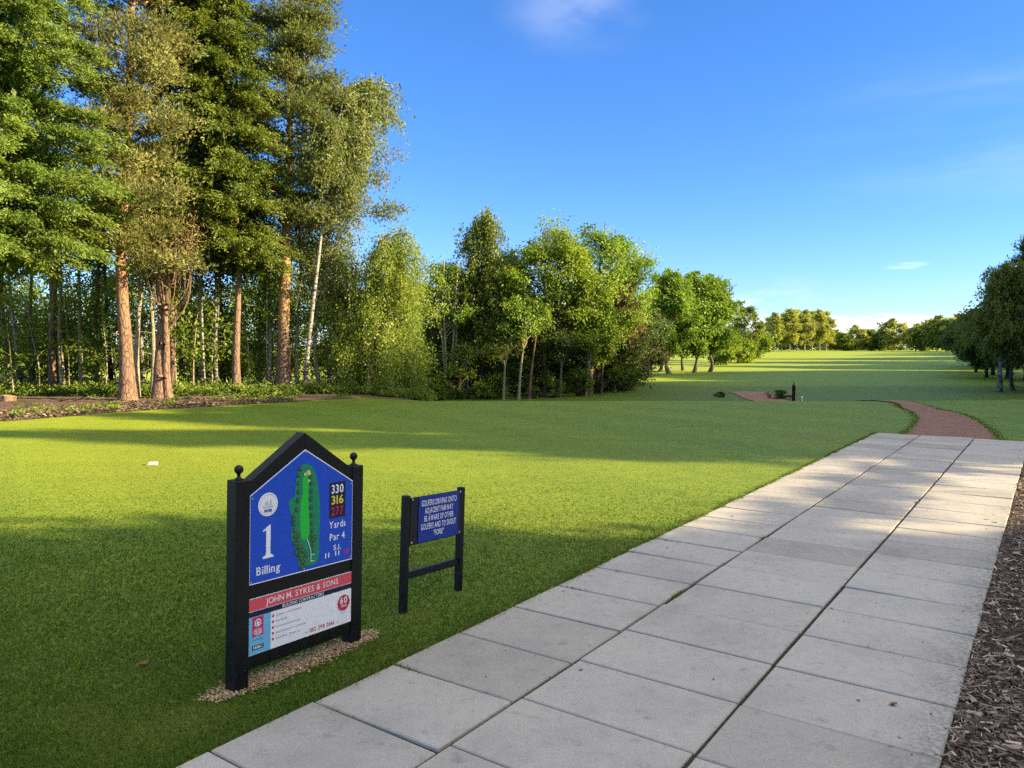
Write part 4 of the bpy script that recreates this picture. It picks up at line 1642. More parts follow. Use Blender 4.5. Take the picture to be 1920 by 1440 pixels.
# leaning white birch with its crown right of the orange pine
X0 = at(571, 28.5)
birch(61, 12.3, 7.8, 1.6, [(0, 0, -.1), (.12, 0, 1.5), (.50, 0, 4.5), (.95, .1, 8), (1.3, 1.0, 11.0)], .115, 50, 20, .095, 28, 1.2, off=(1.3, 2.0)).build(
    'birch_tree', (X0, 28.5, 0), 'leaning white barked birch with airy crown right of the tallest pine', 'tree', 'birch', 'birch', WOOD)
X0 = at(600, 30.5)
birch(62, 8.0, 3.6, 1.7, [(0, 0, -.1), (-.2, 0, 2), (.25, 0, 5), (.5, .1, 7.8)], .10, 30, 14, .085, 24, 1.2, off=(.5, 0)).build(
    'birch_tree', (X0, 30.5, 0), 'shorter birch with yellow green leaves behind the leaning white bole', 'tree', 'birch', 'pale', WOOD)
# golden green weeping tree on a broken bole
X0 = at(693, 29.4)
T = birch(64, 6.1, .9, 2.0, [(-.12, 0, -.1), (-.02, 0, 1.0), (.12, 0, 2.1), (.45, 0, 4.0), (.5, 0, 5.9)], .13, 46, 17, .085, 30, 1.35, off=(.75, -.2), asc=.6)
T.limb((.0, 0, 1.9), (1.5, .2, 3.5), .05, .03, 0, 0, 5, 6, .02)
T.build('willow_tree', (X0, 29.4, 0), 'golden green weeping tree drooping to the lawn on a broken reddish bole', 'tree', 'lime', 'brown', WOOD)
X0 = at(745, 31)
birch(65, 5.6, 1.2, 1.35, [(0, 0, -.1), (.0, 0, 2.1), (.1, 0, 5.4)], .07, 34, 14, .085, 26, 1.2).build(
    'willow_tree', (X0, 31, hz(X0, 31)), 'narrow golden green weeping tree at the right end of the bright wood', 'tree', 'lime', 'grey', WOOD)

# slender boles further in
pole_spec = [(152, 30.5, 'pale', 8.0, 'slim pale bole second from the left cypress fork'), (179, 31, 'brown', 7.6, 'slim reddish bole with side twigs just left of the tan pine'),
             (256, 28, 'pale', 6.4, 'pale forked bole close behind the right flank of the tan pine'), (381, 30, 'birch', 8.0, 'whitish slim bole left of the dark cypress bole'),
             (486, 31, 'grey', 7.4, 'ivy clad dark bole between dark cypress and tallest pine'), (284, 28.5, 'pale', 5.0, 'short pale bole peeping left of the twin stemmed conifer'),
             (556, 31, 'pale', 7.2, 'pale bole close behind the right flank of the tallest pine'), (60, 33, 'grey', 7.5, 'grey bole in the leafy gap left of the forked cypress'),
             (14, 30, 'pale', 6.5, 'ivy covered bole at the left edge under the bright cypress'), (420, 33, 'dark', 8.0, 'dark bole deep in the wood behind the dark cypress'),
             (208, 33, 'dark', 7.4, 'dark bole deep in the wood left of the tan pine'), (340, 33.5, 'grey', 7.0, 'grey bole deep in the wood right of the bare fan'),
             (118, 30.2, 'pale', 6.6, 'pale slanting pole right of the forked bole'), (268, 31.5, 'birch', 6.5, 'whitish pole in the gap between tan pine and twin stemmed conifer'),
             (362, 31.8, 'pale', 6.8, 'pale pole just left of the whitish slim bole'), (405, 31, 'birch', 6.0, 'whitish pole close left of the dark cypress bole'),
             (502, 30.4, 'pale', 6.0, 'thin pale pole close left of the tallest pine'), (36, 31, 'birch', 6.4, 'whitish pole near the left picture edge'),
             (618, 31.4, 'birch', 6.2, 'whitish pole right of the leaning birch'), (635, 32.4, 'pale', 5.6, 'pale pole between leaning birch and golden weeping tree'),
             (655, 32, 'pale', 5.2, 'pale slim bole under the golden weeping tree')]
for i, (px_, d, bk, H_, lab) in enumerate(pole_spec):
    d -= 1.9 if px_ < 430 else 0
    g2 = np.random.default_rng(100 + i)
    T = Tree(200 + i)
    g = T.g
    ln_ = g.normal(0, .18)
    P = T.trunk([(0, 0, -.1), (ln_ * .2 + g.normal(0, .05), 0, H_ * .3), (ln_ + g.normal(0, .06), 0, H_ * .65), (ln_ * 1.4, 0, H_)], g.uniform(.085, .12), .035, 22, 9, .25, .05)
    for j in range(7):               # dead side twigs
        k = int(g.integers(6, 18))
        a = g.uniform(0, 6.28)
        l = g.uniform(.3, 1.0)
        T.limb(P[k], P[k] + np.array([math.cos(a) * l, math.sin(a) * l, g.uniform(-.1, .5) * l]), .014, .005, 0, .1, 5, 4)
    ivy = i in (1, 4, 8, 9)
    if ivy:
        m_ = 900
        zz = g.uniform(0, H_ * .65, m_)
        k = np.clip((zz / H_ * 21).astype(int), 0, 21)
        a = g.uniform(0, 6.28, m_)
        rr = .13 + np.abs(g.normal(0, .07, m_))
        c = np.stack([P[k, 0] + np.cos(a) * rr, P[k, 1] + np.sin(a) * rr, zz], 1)
        T.leaves(c, g.normal(0, .5, (m_, 3)) + np.array([0, 0, -.6]), np.stack([np.cos(a), np.sin(a), np.full(m_, .3)], 1) + g.normal(0, .3, (m_, 3)), .11, .085, g.uniform(.2, .9, m_))
    for j in range(9):               # crown clumps high up
        a = g.uniform(0, 6.28)
        rr = g.uniform(.2, 1.15)
        c0 = np.array([P[-1, 0] + math.cos(a) * rr, P[-1, 1] + math.sin(a) * rr, H_ * g.uniform(.62, 1.04)])
        T.limb(P[int(g.integers(13, 21))], c0, .02, .008, 0, .1, 5, 4)
        m_ = 170
        q = g.normal(0, 1, (m_, 3)) * np.array([.34, .34, .22])
        T.leaves(c0 + q, g.normal(0, .6, (m_, 3)) + np.array([0, 0, -.3]), g.normal(0, .6, (m_, 3)) + np.array([.2, 0, .8]), .12 * g.uniform(.7, 1.3, m_), .065, g.uniform(.1, .7) + g.normal(0, .14, m_))
    X0 = at(px_, d)
    T.build('slender_tree', (X0, d, hz(X0, d) - .02), lab, 'tree', 'under' if i % 3 else 'dull', bk, WOOD)

# saplings and leafy poles filling the wood edge
protos = []
SAP = 'leafy saplings inside the wood edge'
sap_px = [(25, 27.8), (72, 28.4), (90, 31), (128, 29), (140, 32), (196, 28.8), (222, 30.5), (268, 30), (330, 28.6), (348, 30.6), (362, 28.9), (398, 29.5), (415, 31.5), (462, 29.6), (500, 29.4), (515, 32), (590, 31.5), (622, 30.2), (640, 31.8), (668, 31.0), (-40, 28.5), (716, 33), (48, 30.2), (112, 33), (308, 31.6), (545, 33.5)]
for i, (px_, d) in enumerate(sap_px):
    d -= 1.1 if px_ < 430 else 0
    X0 = at(px_, d)
    if i < 5:
        T = sapling(300 + i, 3.2 + .35 * i, .13, 13 + i, 34, .028, .12)
        protos.append(T.build('sapling', (X0, d, hz(X0, d) - .02), 'thin leafy sapling in the undergrowth at the wood edge', 'sapling', 'under', ['pale', 'birch', 'grey', 'pale', 'birch'][i], SAP, i * 1.3))
    else:
        dup(protos[i % 5], (X0, d, hz(X0, d) - .02), i * 2.1, 'thin leafy sapling in the undergrowth at the wood edge', SAP, random.uniform(.85, 1.3))


def leaf_mass(name, pts, leaf, label, cat, seed, leafL, per, spread, tintc=(.1, .8), kind='stuff'):
    """pts: clump centres (n,3) + radius"""
    g = np.random.default_rng(seed)
    pts = np.asarray(pts, float)
    n_ = len(pts)
    c = np.repeat(pts[:, :3], per, 0)
    r = np.repeat(pts[:, 3], per)[:, None]
    q = g.normal(0, 1, (n_ * per, 3)) * np.array([1, 1, .75]) * r * spread
    ax = unit(q) + g.normal(0, .6, (n_ * per, 3)) + np.array([0, 0, -.3])
    nr = g.normal(0, .6, (n_ * per, 3)) + np.array([.7, -.35, .7])
    ti = np.repeat(g.uniform(*tintc, n_), per) + g.normal(0, .13, n_ * per)
    p = c + q
    p[:, 2] = np.maximum(p[:, 2], np.repeat(pts[:, 4], per) + .03)
    v, f = diamonds(p, ax, nr, leafL * g.uniform(.65, 1.35, n_ * per), leafL * .58)
    return tag(np_mesh(name, [(v, f, 0)], [LEAF[leaf]], False, None, np.clip(ti, 0, 1)), label, cat, kind=kind)


g = np.random.default_rng(77)
# low nettles, brambles and ferns along the edge
pts = []
for i in range(560):
    px_ = g.uniform(-160, 800)
    d = 25.9 + g.gamma(1.6, 1.3) + (.3 if px_ < 420 else 0)
    if px_ > 560:
        d += 1.0
    X0 = at(px_, d)
    if -7.5 < X0 < -2.9 and d < 27.6:
        d += 1.2
    r = g.uniform(.12, .34)
    zb_ = hz(X0, d)
    pts.append((X0, d, zb_ + r * .8, r, zb_))
leaf_mass('undergrowth', pts, 'under', 'low nettles and brambles along the foot of the left wood', 'undergrowth', 78, .11, 85, .55, (.0, .75))
# shrub layer and further trees that read as one mass behind the boles
pts = []
for i in range(900):
    d = g.uniform(31, 41)
    X0 = at(g.uniform(-420, 790), d)
    if X0 < -.36 * d:
        d -= 1.6
        X0 *= 1 - 1.6 / d
    zmax = 3.4 + 2.0 * math.sin(X0 * .9 + d * .3) + (d - 31) * .14 + (1.6 if X0 > -19 else .5)
    zb_ = hz(X0, d)
    zz = zb_ + g.uniform(.1, 1) ** .9 * max(1.4, zmax)
    r = g.uniform(.35, .75)
    pts.append((X0, d, zz, r, zb_))
for i in range(560):
    d = g.uniform(40, 52)
    X0 = at(g.uniform(-420, 800), d)
    zb_ = hz(X0, d)
    top = 5.4 + 1.7 * math.sin(X0 * .55 + 1) + 1.1 * math.sin(X0 * 1.7)
    pts.append((X0, d, zb_ + g.uniform(.2, 1) * top, g.uniform(.5, 1.0), zb_))
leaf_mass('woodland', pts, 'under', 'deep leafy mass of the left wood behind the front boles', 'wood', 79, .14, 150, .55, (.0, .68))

# ------------------------------------------------------------------ the middle belt of trees
MID = 'trees of the middle belt'


def put(T, px_, d, name, label, leaf, bark, group=MID, rz=0.0, s=1.0, cat='tree'):
    X0 = at(px_, d)
    return T.build(name, (X0, d, hz(X0, d) - .03), label, cat, leaf, bark, group, rz, s)


put(broad(401, 7.9, 3.3, 1.6, None, .13, 34, 300, .14, .55, stems=4, spread=.7), 840, 41.5, 'ash_tree', 'multi stemmed young tree with pale forking stems at the left of the middle belt', 'ash', 'pale')
put(birch(402, 10.1, 2.8, 1.9, [(0, 0, -.1), (.05, 0, 3), (0, 0, 6), (.15, 0, 9.8)], .15, 46, 16, .13, 26, 1.5), 903, 42, 'birch_tree', 'tall narrow grey green birch rising above the middle belt on an ivied bole', 'birch', 'dark')
put(broad(403, 10.0, 2.0, 3.3, None, .20, 110, 300, .17, .82, off=(.2, 0), upright=.2), 1018, 43, 'ash_tree', 'broad bright yellow green ash in the centre of the middle belt', 'lime', 'grey')
put(broad(404, 10.3, 2.4, 3.4, [(0, 0, -.1), (.1, 0, 2.5), (.4, 0, 6), (.9, 0, 10)], .22, 100, 270, .17, .75, off=(.9, .2), upright=.0), 1105, 45, 'ash_tree', 'feathery open crowned ash leaning right at the end of the middle belt', 'ash', 'brown')
T = pine(405, 6.6, 2.8, 1.1, [(0, 0, -.1), (.1, 0, 2), (.15, 0, 4), (.1, 0, 6.6)], .13, 22, 6, .2)
put(T, 1150, 47, 'conifer_tree', 'brown half dead conifer inside the right end of the middle belt', 'dead', 'brown')
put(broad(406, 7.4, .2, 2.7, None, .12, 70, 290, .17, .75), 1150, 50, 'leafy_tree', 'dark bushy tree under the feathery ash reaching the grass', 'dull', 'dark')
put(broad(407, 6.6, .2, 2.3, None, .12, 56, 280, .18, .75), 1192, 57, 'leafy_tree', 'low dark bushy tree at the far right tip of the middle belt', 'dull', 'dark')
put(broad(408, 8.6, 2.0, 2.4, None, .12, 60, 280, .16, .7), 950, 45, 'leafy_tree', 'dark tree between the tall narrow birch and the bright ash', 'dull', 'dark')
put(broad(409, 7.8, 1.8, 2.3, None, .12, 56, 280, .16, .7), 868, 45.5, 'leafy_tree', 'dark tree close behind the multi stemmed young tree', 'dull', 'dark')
for i, (px_, d, H_, bk, lf, lab) in enumerate([(944, 40.2, 3.7, 'pale', 'birch', 'small pale stemmed birch with a low flat crown at the lawn edge'),
                                              (972, 40.0, 5.0, 'pale', 'ash', 'slim pale bole left of the leaning pair below the bright ash'),
                                              (992, 40.6, 5.4, 'pine', 'ash', 'slim orange bole leaning right below the bright ash'),
                                              (1050, 41.5, 3.6, 'grey', 'dull', 'thin shaded bole hung with dead ivy below the bright ash'),
                                              (1098, 43.0, 3.4, 'pale', 'under', 'thin pale bole near the right end of the belt'),
                                              (878, 40.8, 3.2, 'birch', 'under', 'short mottled birch bole beside the multi stemmed young tree'),
                                              (1128, 45, 3.8, 'grey', 'under', 'leafy sapling under the feathery ash')]):
    g2 = np.random.default_rng(500 + i)
    le = [(.1), (.28), (.35), (.1), (.25), (-.1), (.1)][i]
    T = broad(420 + i, H_, H_ * .62, 1.15 if i < 3 else .9, [(0, 0, -.1), (le * .4, 0, H_ * .3), (le, 0, H_ * .62), (le * 1.4, .1, H_ * .95)], .085, 12, 200, .14, .5)
    put(T, px_, d, 'slender_tree', lab, lf, bk)
# shrubs along the foot of the belt
SH = 'shrubs along the foot of the middle belt'
shp = []
for i, (px_, d, H_, lab) in enumerate([(862, 40.5, 1.9, 'leafy green shrub at the foot of the belt right of the pale forked stems'), (985, 42.5, 2.2, 'dark green shrub between the slim boles'),
                                      (925, 41, 1.2, 'low shrub in front of the tall narrow birch'), (1040, 41.8, 1.0, 'low spreading shrub below the bright ash'),
                                      (1122, 45.5, 2.6, 'sunlit green shrub at the right foot of the belt'), (1165, 49, 1.6, 'low green shrub where the belt meets the fairway'),
                                      (1000, 40.9, .7, 'knee high green shrub at the edge of the lawn'), (780, 38, 1.5, 'shaded shrub beside the golden weeping tree'),
                                      (812, 40, 1.1, 'low dark shrub left of the pale forked stems'), (1085, 43, 1.7, 'leafy shrub around the thin pale bole')]):
    if i < 3:
        shp.append(put(broad(440 + i, H_, .05, H_ * .55, None, .03, 22, 170, .13, .34 + .05 * i, spread=.9), px_, d, 'shrub', lab, 'under', 'grey', SH, cat='shrub'))
    else:
        X0 = at(px_, d)
        dup(shp[i % 3], (X0, d, hz(X0, d) - .02), i * 1.7, lab, SH, H_ / (1.9, 2.2, 1.2)[i % 3])
put(broad(450, 3.4, .1, 1.5, None, .06, 26, 200, .18, .5), 1216, 70, 'copper_shrub', 'dark copper red shrub behind the right tip of the middle belt', 'red', 'dark', None, cat='shrub')
# deep shade behind the belt
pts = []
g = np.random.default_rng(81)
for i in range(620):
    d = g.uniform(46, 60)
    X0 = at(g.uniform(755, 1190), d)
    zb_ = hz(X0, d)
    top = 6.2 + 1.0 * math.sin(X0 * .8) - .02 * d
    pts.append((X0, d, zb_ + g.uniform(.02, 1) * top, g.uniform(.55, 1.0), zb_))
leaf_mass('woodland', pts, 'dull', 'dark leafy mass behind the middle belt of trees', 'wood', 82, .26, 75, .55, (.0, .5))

# ------------------------------------------------------------------ far trees
FAR = 'far trees round the fairway'
pr = {}


def far(key, builder, px_, d, label, leaf, bark, s=1.0, rz=0.0, group=FAR, x=None):
    X0 = at(px_, d) if x is None else x
    z = hz(X0, d) - .05
    if key not in pr:
        pr[key] = builder().build('tree', (X0, d, z), label, 'tree', leaf, bark, group, rz, s)
        pr[key].name = key
        return pr[key]
    return dup(pr[key], (X0, d, z), rz, label, group, s)


limeA = lambda: broad(501, 11.0, 1.6, 2.9, [(0, 0, -.2), (-.35, 0, 1.0), (.15, 0, 3), (.1, 0, 10)], .26, 90, 240, .30, .95, upright=.45)
limeB = lambda: broad(502, 11.0, 1.5, 2.7, [(0, 0, -.2), (.3, 0, 1.4), (.0, 0, 3), (.2, 0, 10)], .22, 86, 240, .30, .92, upright=.55)
far('lime_tree', limeA, 1256, 78, 'leafy lime with leaning bole at the left front of the lime group', 'ash', 'grey', 1.0, 0)
far('tall_lime_tree', limeB, 1301, 82, 'upright lime in the middle of the lime group', 'ash', 'grey', 1.05, 0)
far('lime_tree', limeA, 1331, 83, 'lime at the right end of the lime group with boughs low to the grass', 'ash', 'grey', .98, 2.1)
far('tall_lime_tree', limeB, 1281, 87, 'lime at the back of the lime group seen between two boles', 'ash', 'grey', .95, 4.0)
far('lime_tree', limeA, 1236, 84, 'shaded lime at the left back of the lime group', 'ash', 'grey', .82, 3.4)
T = broad(503, 9.8, 2.2, 3.2, None, .2, 56, 140, .34, .8, upright=.3)
put(T, 1396, 128, 'sparse_tree', 'thin leaved open tree right of the lime group', 'birch', 'grey', FAR)
shrubA = lambda: broad(504, 4.2, .1, 2.4, None, .08, 30, 150, .42, .9)
for px_, d, s, lab in ((1362, 108, 1.0, 'yellow green bush under the thin leaved tree'), (1385, 118, .95, 'rounded bush right beside the thin leaved tree'), (1418, 150, 1.25, 'taller bush between the thin leaved tree and the far birch row')):
    far('bush', shrubA, px_, d, lab, 'lime', 'grey', s, px_ * .7)
birA = lambda: broad(505, 13.4, 1.8, 2.9, None, .2, 60, 170, .50, 1.1, upright=.7)
birB = lambda: broad(506, 12.8, 1.8, 2.7, None, .2, 56, 170, .50, 1.05, upright=.8)
row = [(1425, 215, .66), (1440, 232, .80), (1452, 226, .9), (1466, 238, .92), (1480, 230, 1.0), (1494, 242, 1.02), (1508, 234, .98), (1522, 246, 1.0), (1536, 238, 1.0), (1548, 250, 1.0)]
for i, (px_, d, s) in enumerate(row):
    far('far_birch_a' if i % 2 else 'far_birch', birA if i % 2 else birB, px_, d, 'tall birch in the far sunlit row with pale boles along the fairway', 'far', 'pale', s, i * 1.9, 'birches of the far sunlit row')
for k_ in ('far_birch_a',):
    pr[k_].name = 'far_birch.100'
rndA = lambda: broad(507, 9.4, .8, 4.4, None, .2, 46, 150, .70, 1.3)
rndB = lambda: broad(508, 8.0, .4, 4.0, None, .2, 44, 150, .70, 1.2)
for i, (k_, px_, d, s, lab) in enumerate([('far_round_tree', 1566, 262, .75, 'small tree next to the right end of the far birch row'), ('far_bush', 1582, 255, .72, 'yellow green bushy tree low on the far fairway end'),
                                         ('far_round_tree', 1604, 268, .92, 'pointed brownish tree at the far fairway end'), ('far_bush', 1632, 270, .92, 'wide hedge like tree at the far fairway end'),
                                         ('far_bush', 1652, 262, .85, 'low green tree left of the large round far tree'), ('far_round_tree', 1672, 258, 1.12, 'largest round topped tree at the far fairway end'),
                                         ('far_round_tree', 1716, 250, .92, 'shaded round tree right of the largest far tree'), ('far_bush', 1736, 246, 1.1, 'dark round tree in the shaded far group'),
                                         ('far_round_tree', 1756, 240, 1.15, 'tallest tree of the shaded far group'), ('far_bush', 1778, 236, 1.2, 'dark tree where the far group meets the right hand trees'),
                                         ('far_round_tree', 1800, 232, 1.15, 'dark tree behind the right hand trees'), ('far_round_tree', 1850, 225, 1.1, 'far tree hidden low behind the right hand trees'), ('far_bush', 1900, 220, 1.2, 'far tree at the right picture edge')]):
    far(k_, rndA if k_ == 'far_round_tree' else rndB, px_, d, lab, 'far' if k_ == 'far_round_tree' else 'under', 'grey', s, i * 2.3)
# low wood closing the view beyond everything
pts = []
for i in range(1500):
    d = g.uniform(300, 330)
    X0 = g.uniform(-60, 330)
    zb_ = hz(X0, d)
    pts.append((X0, d, zb_ + g.uniform(.05, 1) * (6.0 + 1.5 * math.sin(X0 * .12)), g.uniform(1.2, 2.4), zb_))
leaf_mass('woodland', pts, 'dull', 'low far wood closing the end of the fairway', 'wood', 83, 1.1, 36, .55, (.0, .6))

# ------------------------------------------------------------------ trees on the right
RG = 'trees at the right edge'
put(birch(601, 7.7, 2.5, 2.4, [(0, 0, -.2), (-.05, 0, 1.5), (0, 0, 4), (.1, 0, 8)], .17, 60, 17, .13, 26, .95), 1877, 47, 'birch_tree', 'white barked birch with airy drooping crown at the right edge', 'birch', 'birch', RG)
put(birch(602, 7.4, 2.5, 2.2, [(0, 0, -.2), (-.2, 0, 1.0), (.05, 0, 3), (.1, 0, 6.6)], .15, 50, 15, .13, 26, .9), 1902, 48.5, 'birch_tree', 'second birch with a crooked bole close right of the white one', 'dull', 'grey', RG)
put(pine(603, 9.8, 1.6, 2.5, [(0, 0, -.2), (0, 0, 3), (.1, 0, 7), (0, 0, 9.8)], .2, 60, 8, .2), 1938, 53, 'pine_tree', 'dark pine rising at the right picture edge', 'cypress_dark', 'dark', RG)
dk = lambda: broad(604, 6.6, 1.4, 3.1, None, .18, 84, 230, .26, .9)
for i, (px_, d, s, lab) in enumerate([(1850, 68, .85, 'dark spreading tree with low boughs left of the white birch'), (1862, 74, 1.05, 'dark tree close behind the white birch'), (1830, 82, .9, 'dark leftmost tree of the right hand group'),
                                     (1890, 66, 1.1, 'dark tree behind the crooked birch'), (1925, 62, 1.2, 'dark tree at the right edge behind the birches'), (1845, 90, 1.1, 'dark tree at the back of the right hand group'), (1880, 96, 1.2, 'tall dark tree far back in the right hand group'), (1822, 100, .95, 'dark tree hanging over the fairway at the left of the right hand group')]):
    far('dark_tree', dk, px_, d, lab, 'dull', 'dark', s, i * 2.0, RG)

# ------------------------------------------------------------------ trees outside the frame on the right that shade the lawn
OFF = 'shade trees beyond the right edge of the picture'
OFFL = 'tree beyond the right edge of the picture whose shadow falls across the lawn'
for i, (x, y, s) in enumerate([(19, -12.4, 1.35), (22, -9.4, 1.5), (18, -6.4, 1.35), (22.5, -3.6, 1.4), (17.5, -2.2, 1.15), (20.5, -1.8, 1.14), (25, -3.0, 1.35), (27, -6, 1.6), (16.5, -9.4, 1.3), (15.5, -5, 1.2), (20, -4.5, 1.3), (24, -2.2, 1.15)]):
    far('shade_tree', lambda: broad(701, 9.5, .3, 3.4, None, .25, 120, 250, .36, 1.05, spread=.85), 0, y, OFFL, 'dull', 'dark', s, i * 1.7, OFF, x)
for i, (x, y, s) in enumerate([(26, 12.2, 1.3), (28, 13.8, 1.4), (27, 17.2, 1.35), (30, 20.5, 1.45), (31, 25, 1.5), (26.5, 22.5, 1.2), (33, 29.5, 1.5), (36, 34, 1.55), (39, 39, 1.5), (38.5, 45, 1.3), (50, 52, 1.5), (47, 42, 1.5), (42, 49, 1.4), (54, 58, 1.5)]):
    far('shade_tree', None, 0, y, OFFL, 'dull', 'dark', s, i * 2.3 + 1, OFF, x)
# one more with a long bough reaching out towards the lawn
T = broad(702, 10.2, 2.0, 2.4, None, .22, 50, 230, .30, .8)
P = T.limb((0.3, 0, 7.4), (.3, 9.0, 5.5), .14, .05, 0, .02, 9, 7, .008)
for k_ in range(3, 9):
    for e_ in range(3):
        m_ = 240
        q_ = T.g.normal(0, 1, (m_, 3)) * np.array([.11, .42, .03])
        T.leaves(P[k_] + q_ + T.g.normal(0, .04, 3), T.g.normal(0, 1, (m_, 3)), T.g.normal(0, 1, (m_, 3)), .16, .10, T.g.uniform(.1, .8, m_))
T.build('bough_tree', (20.5, -.9, -.02), 'tree beyond the right edge with one long bough whose shadow lies on the path', 'tree', 'dull', 'dark', OFF)
for i in range(22):
    if i in (3, 8, 13):
        continue
    y = 63 + i * 6.6
    x = .70 * y + 17 + 5 * math.sin(i * 2.3)
    far('shade_tree', None, 0, y, OFFL, 'dull', 'dark', 1.8 + .4 * math.sin(i * 1.9 + 1), i * 1.3 + 2, OFF, x)
for x, y, s in ((38, 4.9, .95), (40, 8.0, 1.0)):
    far('tall_shade_tree', lambda: broad(703, 20, 12.5, 1.1, None, .24, 34, 200, .34, .7), 0, y, 'slim tall tree beyond the right edge of the picture whose crown shades the lawn', 'dull', 'dark', s, y, OFF, x)
# two clipped dark shrubs by the red track
for px_, d, s, lab in ((1464, 40.5, .62, 'dark low mound of shrub beside the red track near the black post'), (1352, 42, .34, 'tiny dark shrub left of the red track')):
    X0 = at(px_, d)
    if px_ == 1464:
        shd = put(broad(470, 1.0, .03, 1.0, None, .03, 22, 150, .10, .28, spread=.9), px_, d, 'shrub', lab, 'dull', 'dark', 'dark shrubs by the red track', cat='shrub')
        shd.scale = (.62, .62, .48)
    else:
        dup(shd, (X0, d, hz(X0, d) - .03), 1.1, lab, 'dark shrubs by the red track', .34, .32)

# fallen needles, twigs and leaves on the bare soil
n = 16000
k = rng.integers(0, 110, n)
base = fp[k] + (fp[np.minimum(k + 1, 139)] - fp[k]) * rng.uniform(0, 1, (n, 1))
dd = rng.gamma(1.4, 1.1, n)
X, Y = base[:, 0] - dd * .25, base[:, 1] + dd + rng.normal(0, .12, n)
c = np.stack([X, Y, .055 + rng.uniform(0, .03, n) - .035 * (dd < .3)], 1)
ax = np.stack([rng.normal(0, 1, n), rng.normal(0, 1, n), rng.normal(0, .35, n)], 1)
nr = np.stack([rng.normal(0, .5, n), rng.normal(0, .5, n), np.ones(n)], 1)
ln = rng.uniform(.05, .17, n)
v, f = diamonds(c, ax, nr, ln, ln * rng.uniform(.15, .6, n))
lit = leaf_mat('litter', (.05, .036, .026), (.16, .11, .075), (.32, .25, .17), .05)
tag(np_mesh('leaf_litter', [(v, f, 0)], [lit], False, None, rng.beta(1.6, 1.8, n)), 'brown fallen leaves and twigs on the bare soil below the pines', 'leaf litter', kind='stuff')
# ragged grass and weeds creeping over the soil edge
pts = []
g = np.random.default_rng(91)
for i in range(230):
    k = int(g.integers(20, 138))
    dd = .3 + g.gamma(1.1, .9) * (1 if k > 60 else 1.4) - .1
    if dd < .45:
        continue
    if math.sin(k * .37) + math.sin(k * .13 + dd) < -.2 and dd > .2:
        continue
    x, y = fp[k][0] - dd * .25, fp[k][1] + dd
    z = hz(x, y)
    r = g.uniform(.05, .13)
    pts.append((x, y, z + r * .7, r, z + .02))
leaf_mass('weeds', pts, 'under', 'low weeds and rough grass creeping over the bare soil edge', 'weeds', 92, .085, 40, .7, (.1, .8))

# blades flopping over the paving edge, tufts in the joints
n = 16000
u = rng.uniform(1.2, UEND, n)
clump = np.sin(u * 5.3) + np.sin(u * 11.7 + 1) + np.sin(u * 23.1 + 2) * .6 + rng.normal(0, .5, n)
k = clump > -.2
u, clump = u[k], clump[k]
n = len(u)
v = -2.952 + rng.normal(0, .016, n)
tu, tv = [], []
for (a, b, m_) in ((5.02, -2.131, 90), (5.1, -2.131, 60), (3.03, -2.86, 70), (2.46, -2.8, 60), (7.0, -2.13, 40), (4.75, -2.8, 40), (9.6, -1.217, 40), (6.4, -2.85, 40)):
    tu.append(a + rng.normal(0, .05 if b > -2.3 else .008, m_))
    tv.append(b + rng.normal(0, .008 if b > -2.3 else .06, m_))
u = np.concatenate([u] + tu)
v = np.concatenate([v] + tv)
n2_ = len(u) - n
X, Y = u * SU + v * CU, u * CU - v * SU
d = np.hypot(X, Y)
hg = np.concatenate([rng.uniform(.018, .05, n), rng.uniform(.012, .032, n2_)])
an = rng.uniform(0, 6.28, n + n2_)
wd = np.maximum(.0022, d * .0006)
B = np.stack([X, Y, np.concatenate([np.zeros(n), np.full(n2_, .012)])], 1)
sd_ = np.stack([np.cos(an) * wd, np.sin(an) * wd, np.zeros(n + n2_)], 1)
lean = rng.normal(.35, .5, n + n2_)
tip = B + np.stack([lean * hg * CU + rng.normal(0, .4, n + n2_) * hg, -lean * hg * SU + rng.normal(0, .4, n + n2_) * hg, hg], 1)
V = np.stack([B + sd_, B - sd_, tip], 1).reshape(-1, 3)
tag(np_mesh('grass_fringe', [(V, np.arange(len(V)).reshape(-1, 3), 0)], [gr_m], False, None, np.where(rng.uniform(0, 1, n + n2_) < .14, 1.0, np.clip(rng.normal(.55, .2, n + n2_), 0, 1))), 'ragged longer grass along the paving edge and in its joints', 'grass', kind='stuff')
n = 150
u = rng.uniform(2.2, 16, n)
v = np.where(rng.uniform(0, 1, n) < .45, -.36 - rng.gamma(1.2, .12, n), rng.uniform(-2.9, -.36, n))
X, Y = u * SU + v * CU, u * CU - v * SU
c = np.stack([X, Y, np.full(n, .027)], 1)
ln = rng.gamma(2, .004, n) + .005
f_ = flat_boxes(c, rng.normal(0, 1, (n, 3)) * np.array([1, 1, .1]), np.tile(np.array([[0, 0, 1.]]), (n, 1)) + rng.normal(0, .1, (n, 3)), ln, ln * rng.uniform(.2, .7, n), np.full(n, .003))
tag(np_mesh('debris', [(f_[0], f_[1], 0)], [chip_m], False, None, np.repeat(rng.beta(1.3, 2.4, n), 6)), 'crumbs of bark and dry leaf scattered over the slabs', 'debris', kind='stuff')

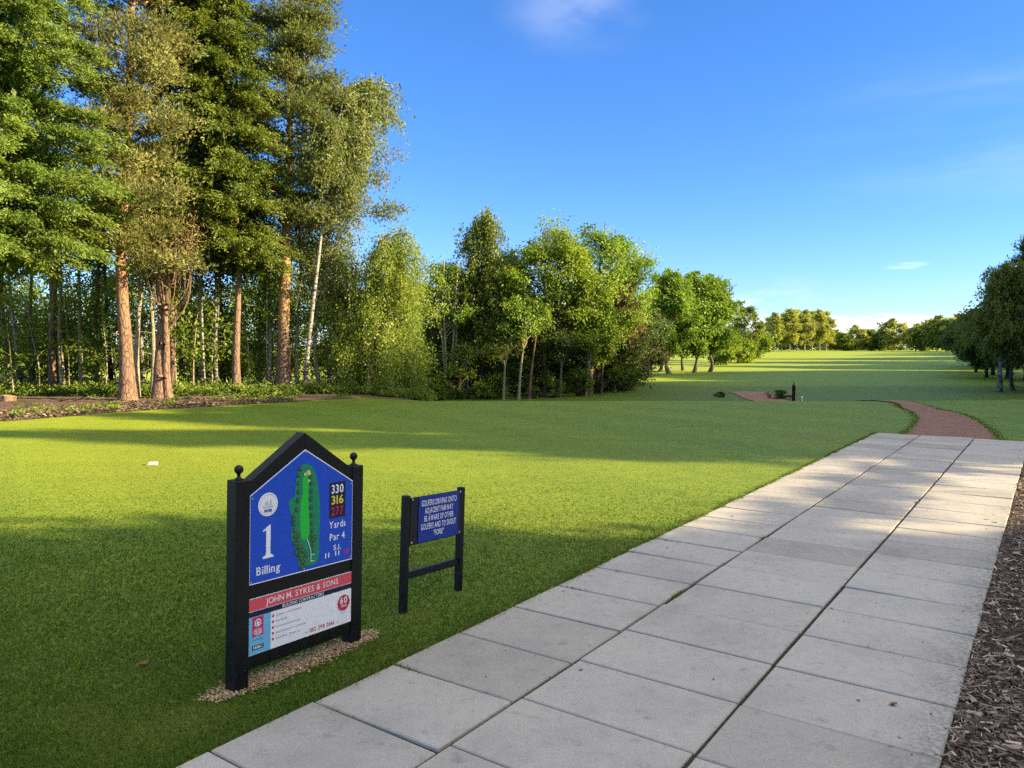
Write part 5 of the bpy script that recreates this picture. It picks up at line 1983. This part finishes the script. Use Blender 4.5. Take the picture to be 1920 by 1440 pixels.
# grass creeping over the borders of the red track and the far end of the paving
n = 2600
k = rng.integers(0, 74, n)
f_ = rng.uniform(0, 1, n)[:, None]
lr = rng.uniform(0, 1, n) < .5
E1 = np.where(lr[:, None], La[k] * (1 - f_) + La[k + 1] * f_, Ra[k] * (1 - f_) + Ra[k + 1] * f_)
inw = np.where(lr, 1.0, -1.0) * (rng.normal(-.05, .06, n) + .05 * np.sin(k * 1.7) + .03 * np.sin(k * 4.1 + f_[:, 0] * 4))
X, Y = E1[:, 0] + inw, E1[:, 1] + rng.normal(0, .02, n)
k2_ = (X * SU + Y * CU) > UEND + .03
X, Y = X[k2_], Y[k2_]
n = len(X)
hg = rng.uniform(.012, .035, n)
an = rng.uniform(0, 6.28, n)
wd = np.hypot(X, Y) * .0006
B = np.stack([X, Y, np.array([hz(a_, b_) for a_, b_ in zip(X, Y)])], 1)
sd_ = np.stack([np.cos(an) * wd, np.sin(an) * wd, np.zeros(n)], 1)
tip = B + np.stack([rng.normal(0, .4, n) * hg, rng.normal(0, .4, n) * hg, hg], 1)
V = np.stack([B + sd_, B - sd_, tip], 1).reshape(-1, 3)
tag(np_mesh('grass_fringe', [(V, np.arange(len(V)).reshape(-1, 3), 0)], [gr_m], False, None, np.clip(rng.normal(.5, .22, n), 0, 1)), 'rough grass along both borders of the red gravel track', 'grass', kind='stuff')

# sawn stump and fallen boughs at the wood edge
X0, d = at(14, 24.2), 24.2
e = empty('tree_stump', (X0, d, 0), 'low pinkish sawn stump at the left edge of the bare soil', 'stump')
g = np.random.default_rng(5)
v, f = tube([(0, 0, -.05), (0, 0, .10), (.02, 0, .22)], [.28, .21, .20], 14, .06, g)
np_mesh('bole', [(v, f, 0)], [BARK['brown']], True, e)
m, nt, o = new_mat('sawn_wood')
n1 = noise(nt, coords(nt), 18, 4, .6)
principled(nt, o, ramp(nt, n1, [(.3, (.30, .17, .11)), (.7, (.52, .34, .23))]), .9)
top = v[-14:]
np_mesh('cut_face', [(np.concatenate([top + np.array([0, 0, .002]), [top.mean(0) + np.array([0, 0, .006])]]), [(i, (i + 1) % 14, 14) for i in range(14)], 0)], [m], False, e)
for i, (px_, d, ln_, rz, lab) in enumerate(((420, 25.4, 1.5, .2, 'fallen bare bough on the soil between the dark cypress and the twin stemmed conifer'), (150, 23.6, 1.9, -.15, 'long fallen bough on the bare soil left of the tan pine'),
                                          (505, 27.0, 1.1, .5, 'short fallen bough beside the foot of the tallest pine'), (345, 24.6, .9, -.5, 'small fallen branch on the soil right of the twin stemmed conifer'))):
    X0 = at(px_, d)
    T = Tree(900 + i)
    g = T.g
    P = T.limb((-ln_ / 2, 0, .09), (ln_ / 2, .1, .12), .035, .012, 0, .03, 9, 7, .05)
    for j in range(6):
        k = int(g.integers(2, 8))
        T.limb(P[k], P[k] + np.array([g.uniform(.1, .35), g.normal(0, .25), g.uniform(0, .2)]), .012, .004, 0, .1, 4, 4)
    e = empty('fallen_branch', (X0, d, 0), lab, 'branch', 'fallen boughs at the wood edge', rz)
    np_mesh('bough', [(v, f, 0) for v, f in T.wood], [BARK['grey']], True, e)
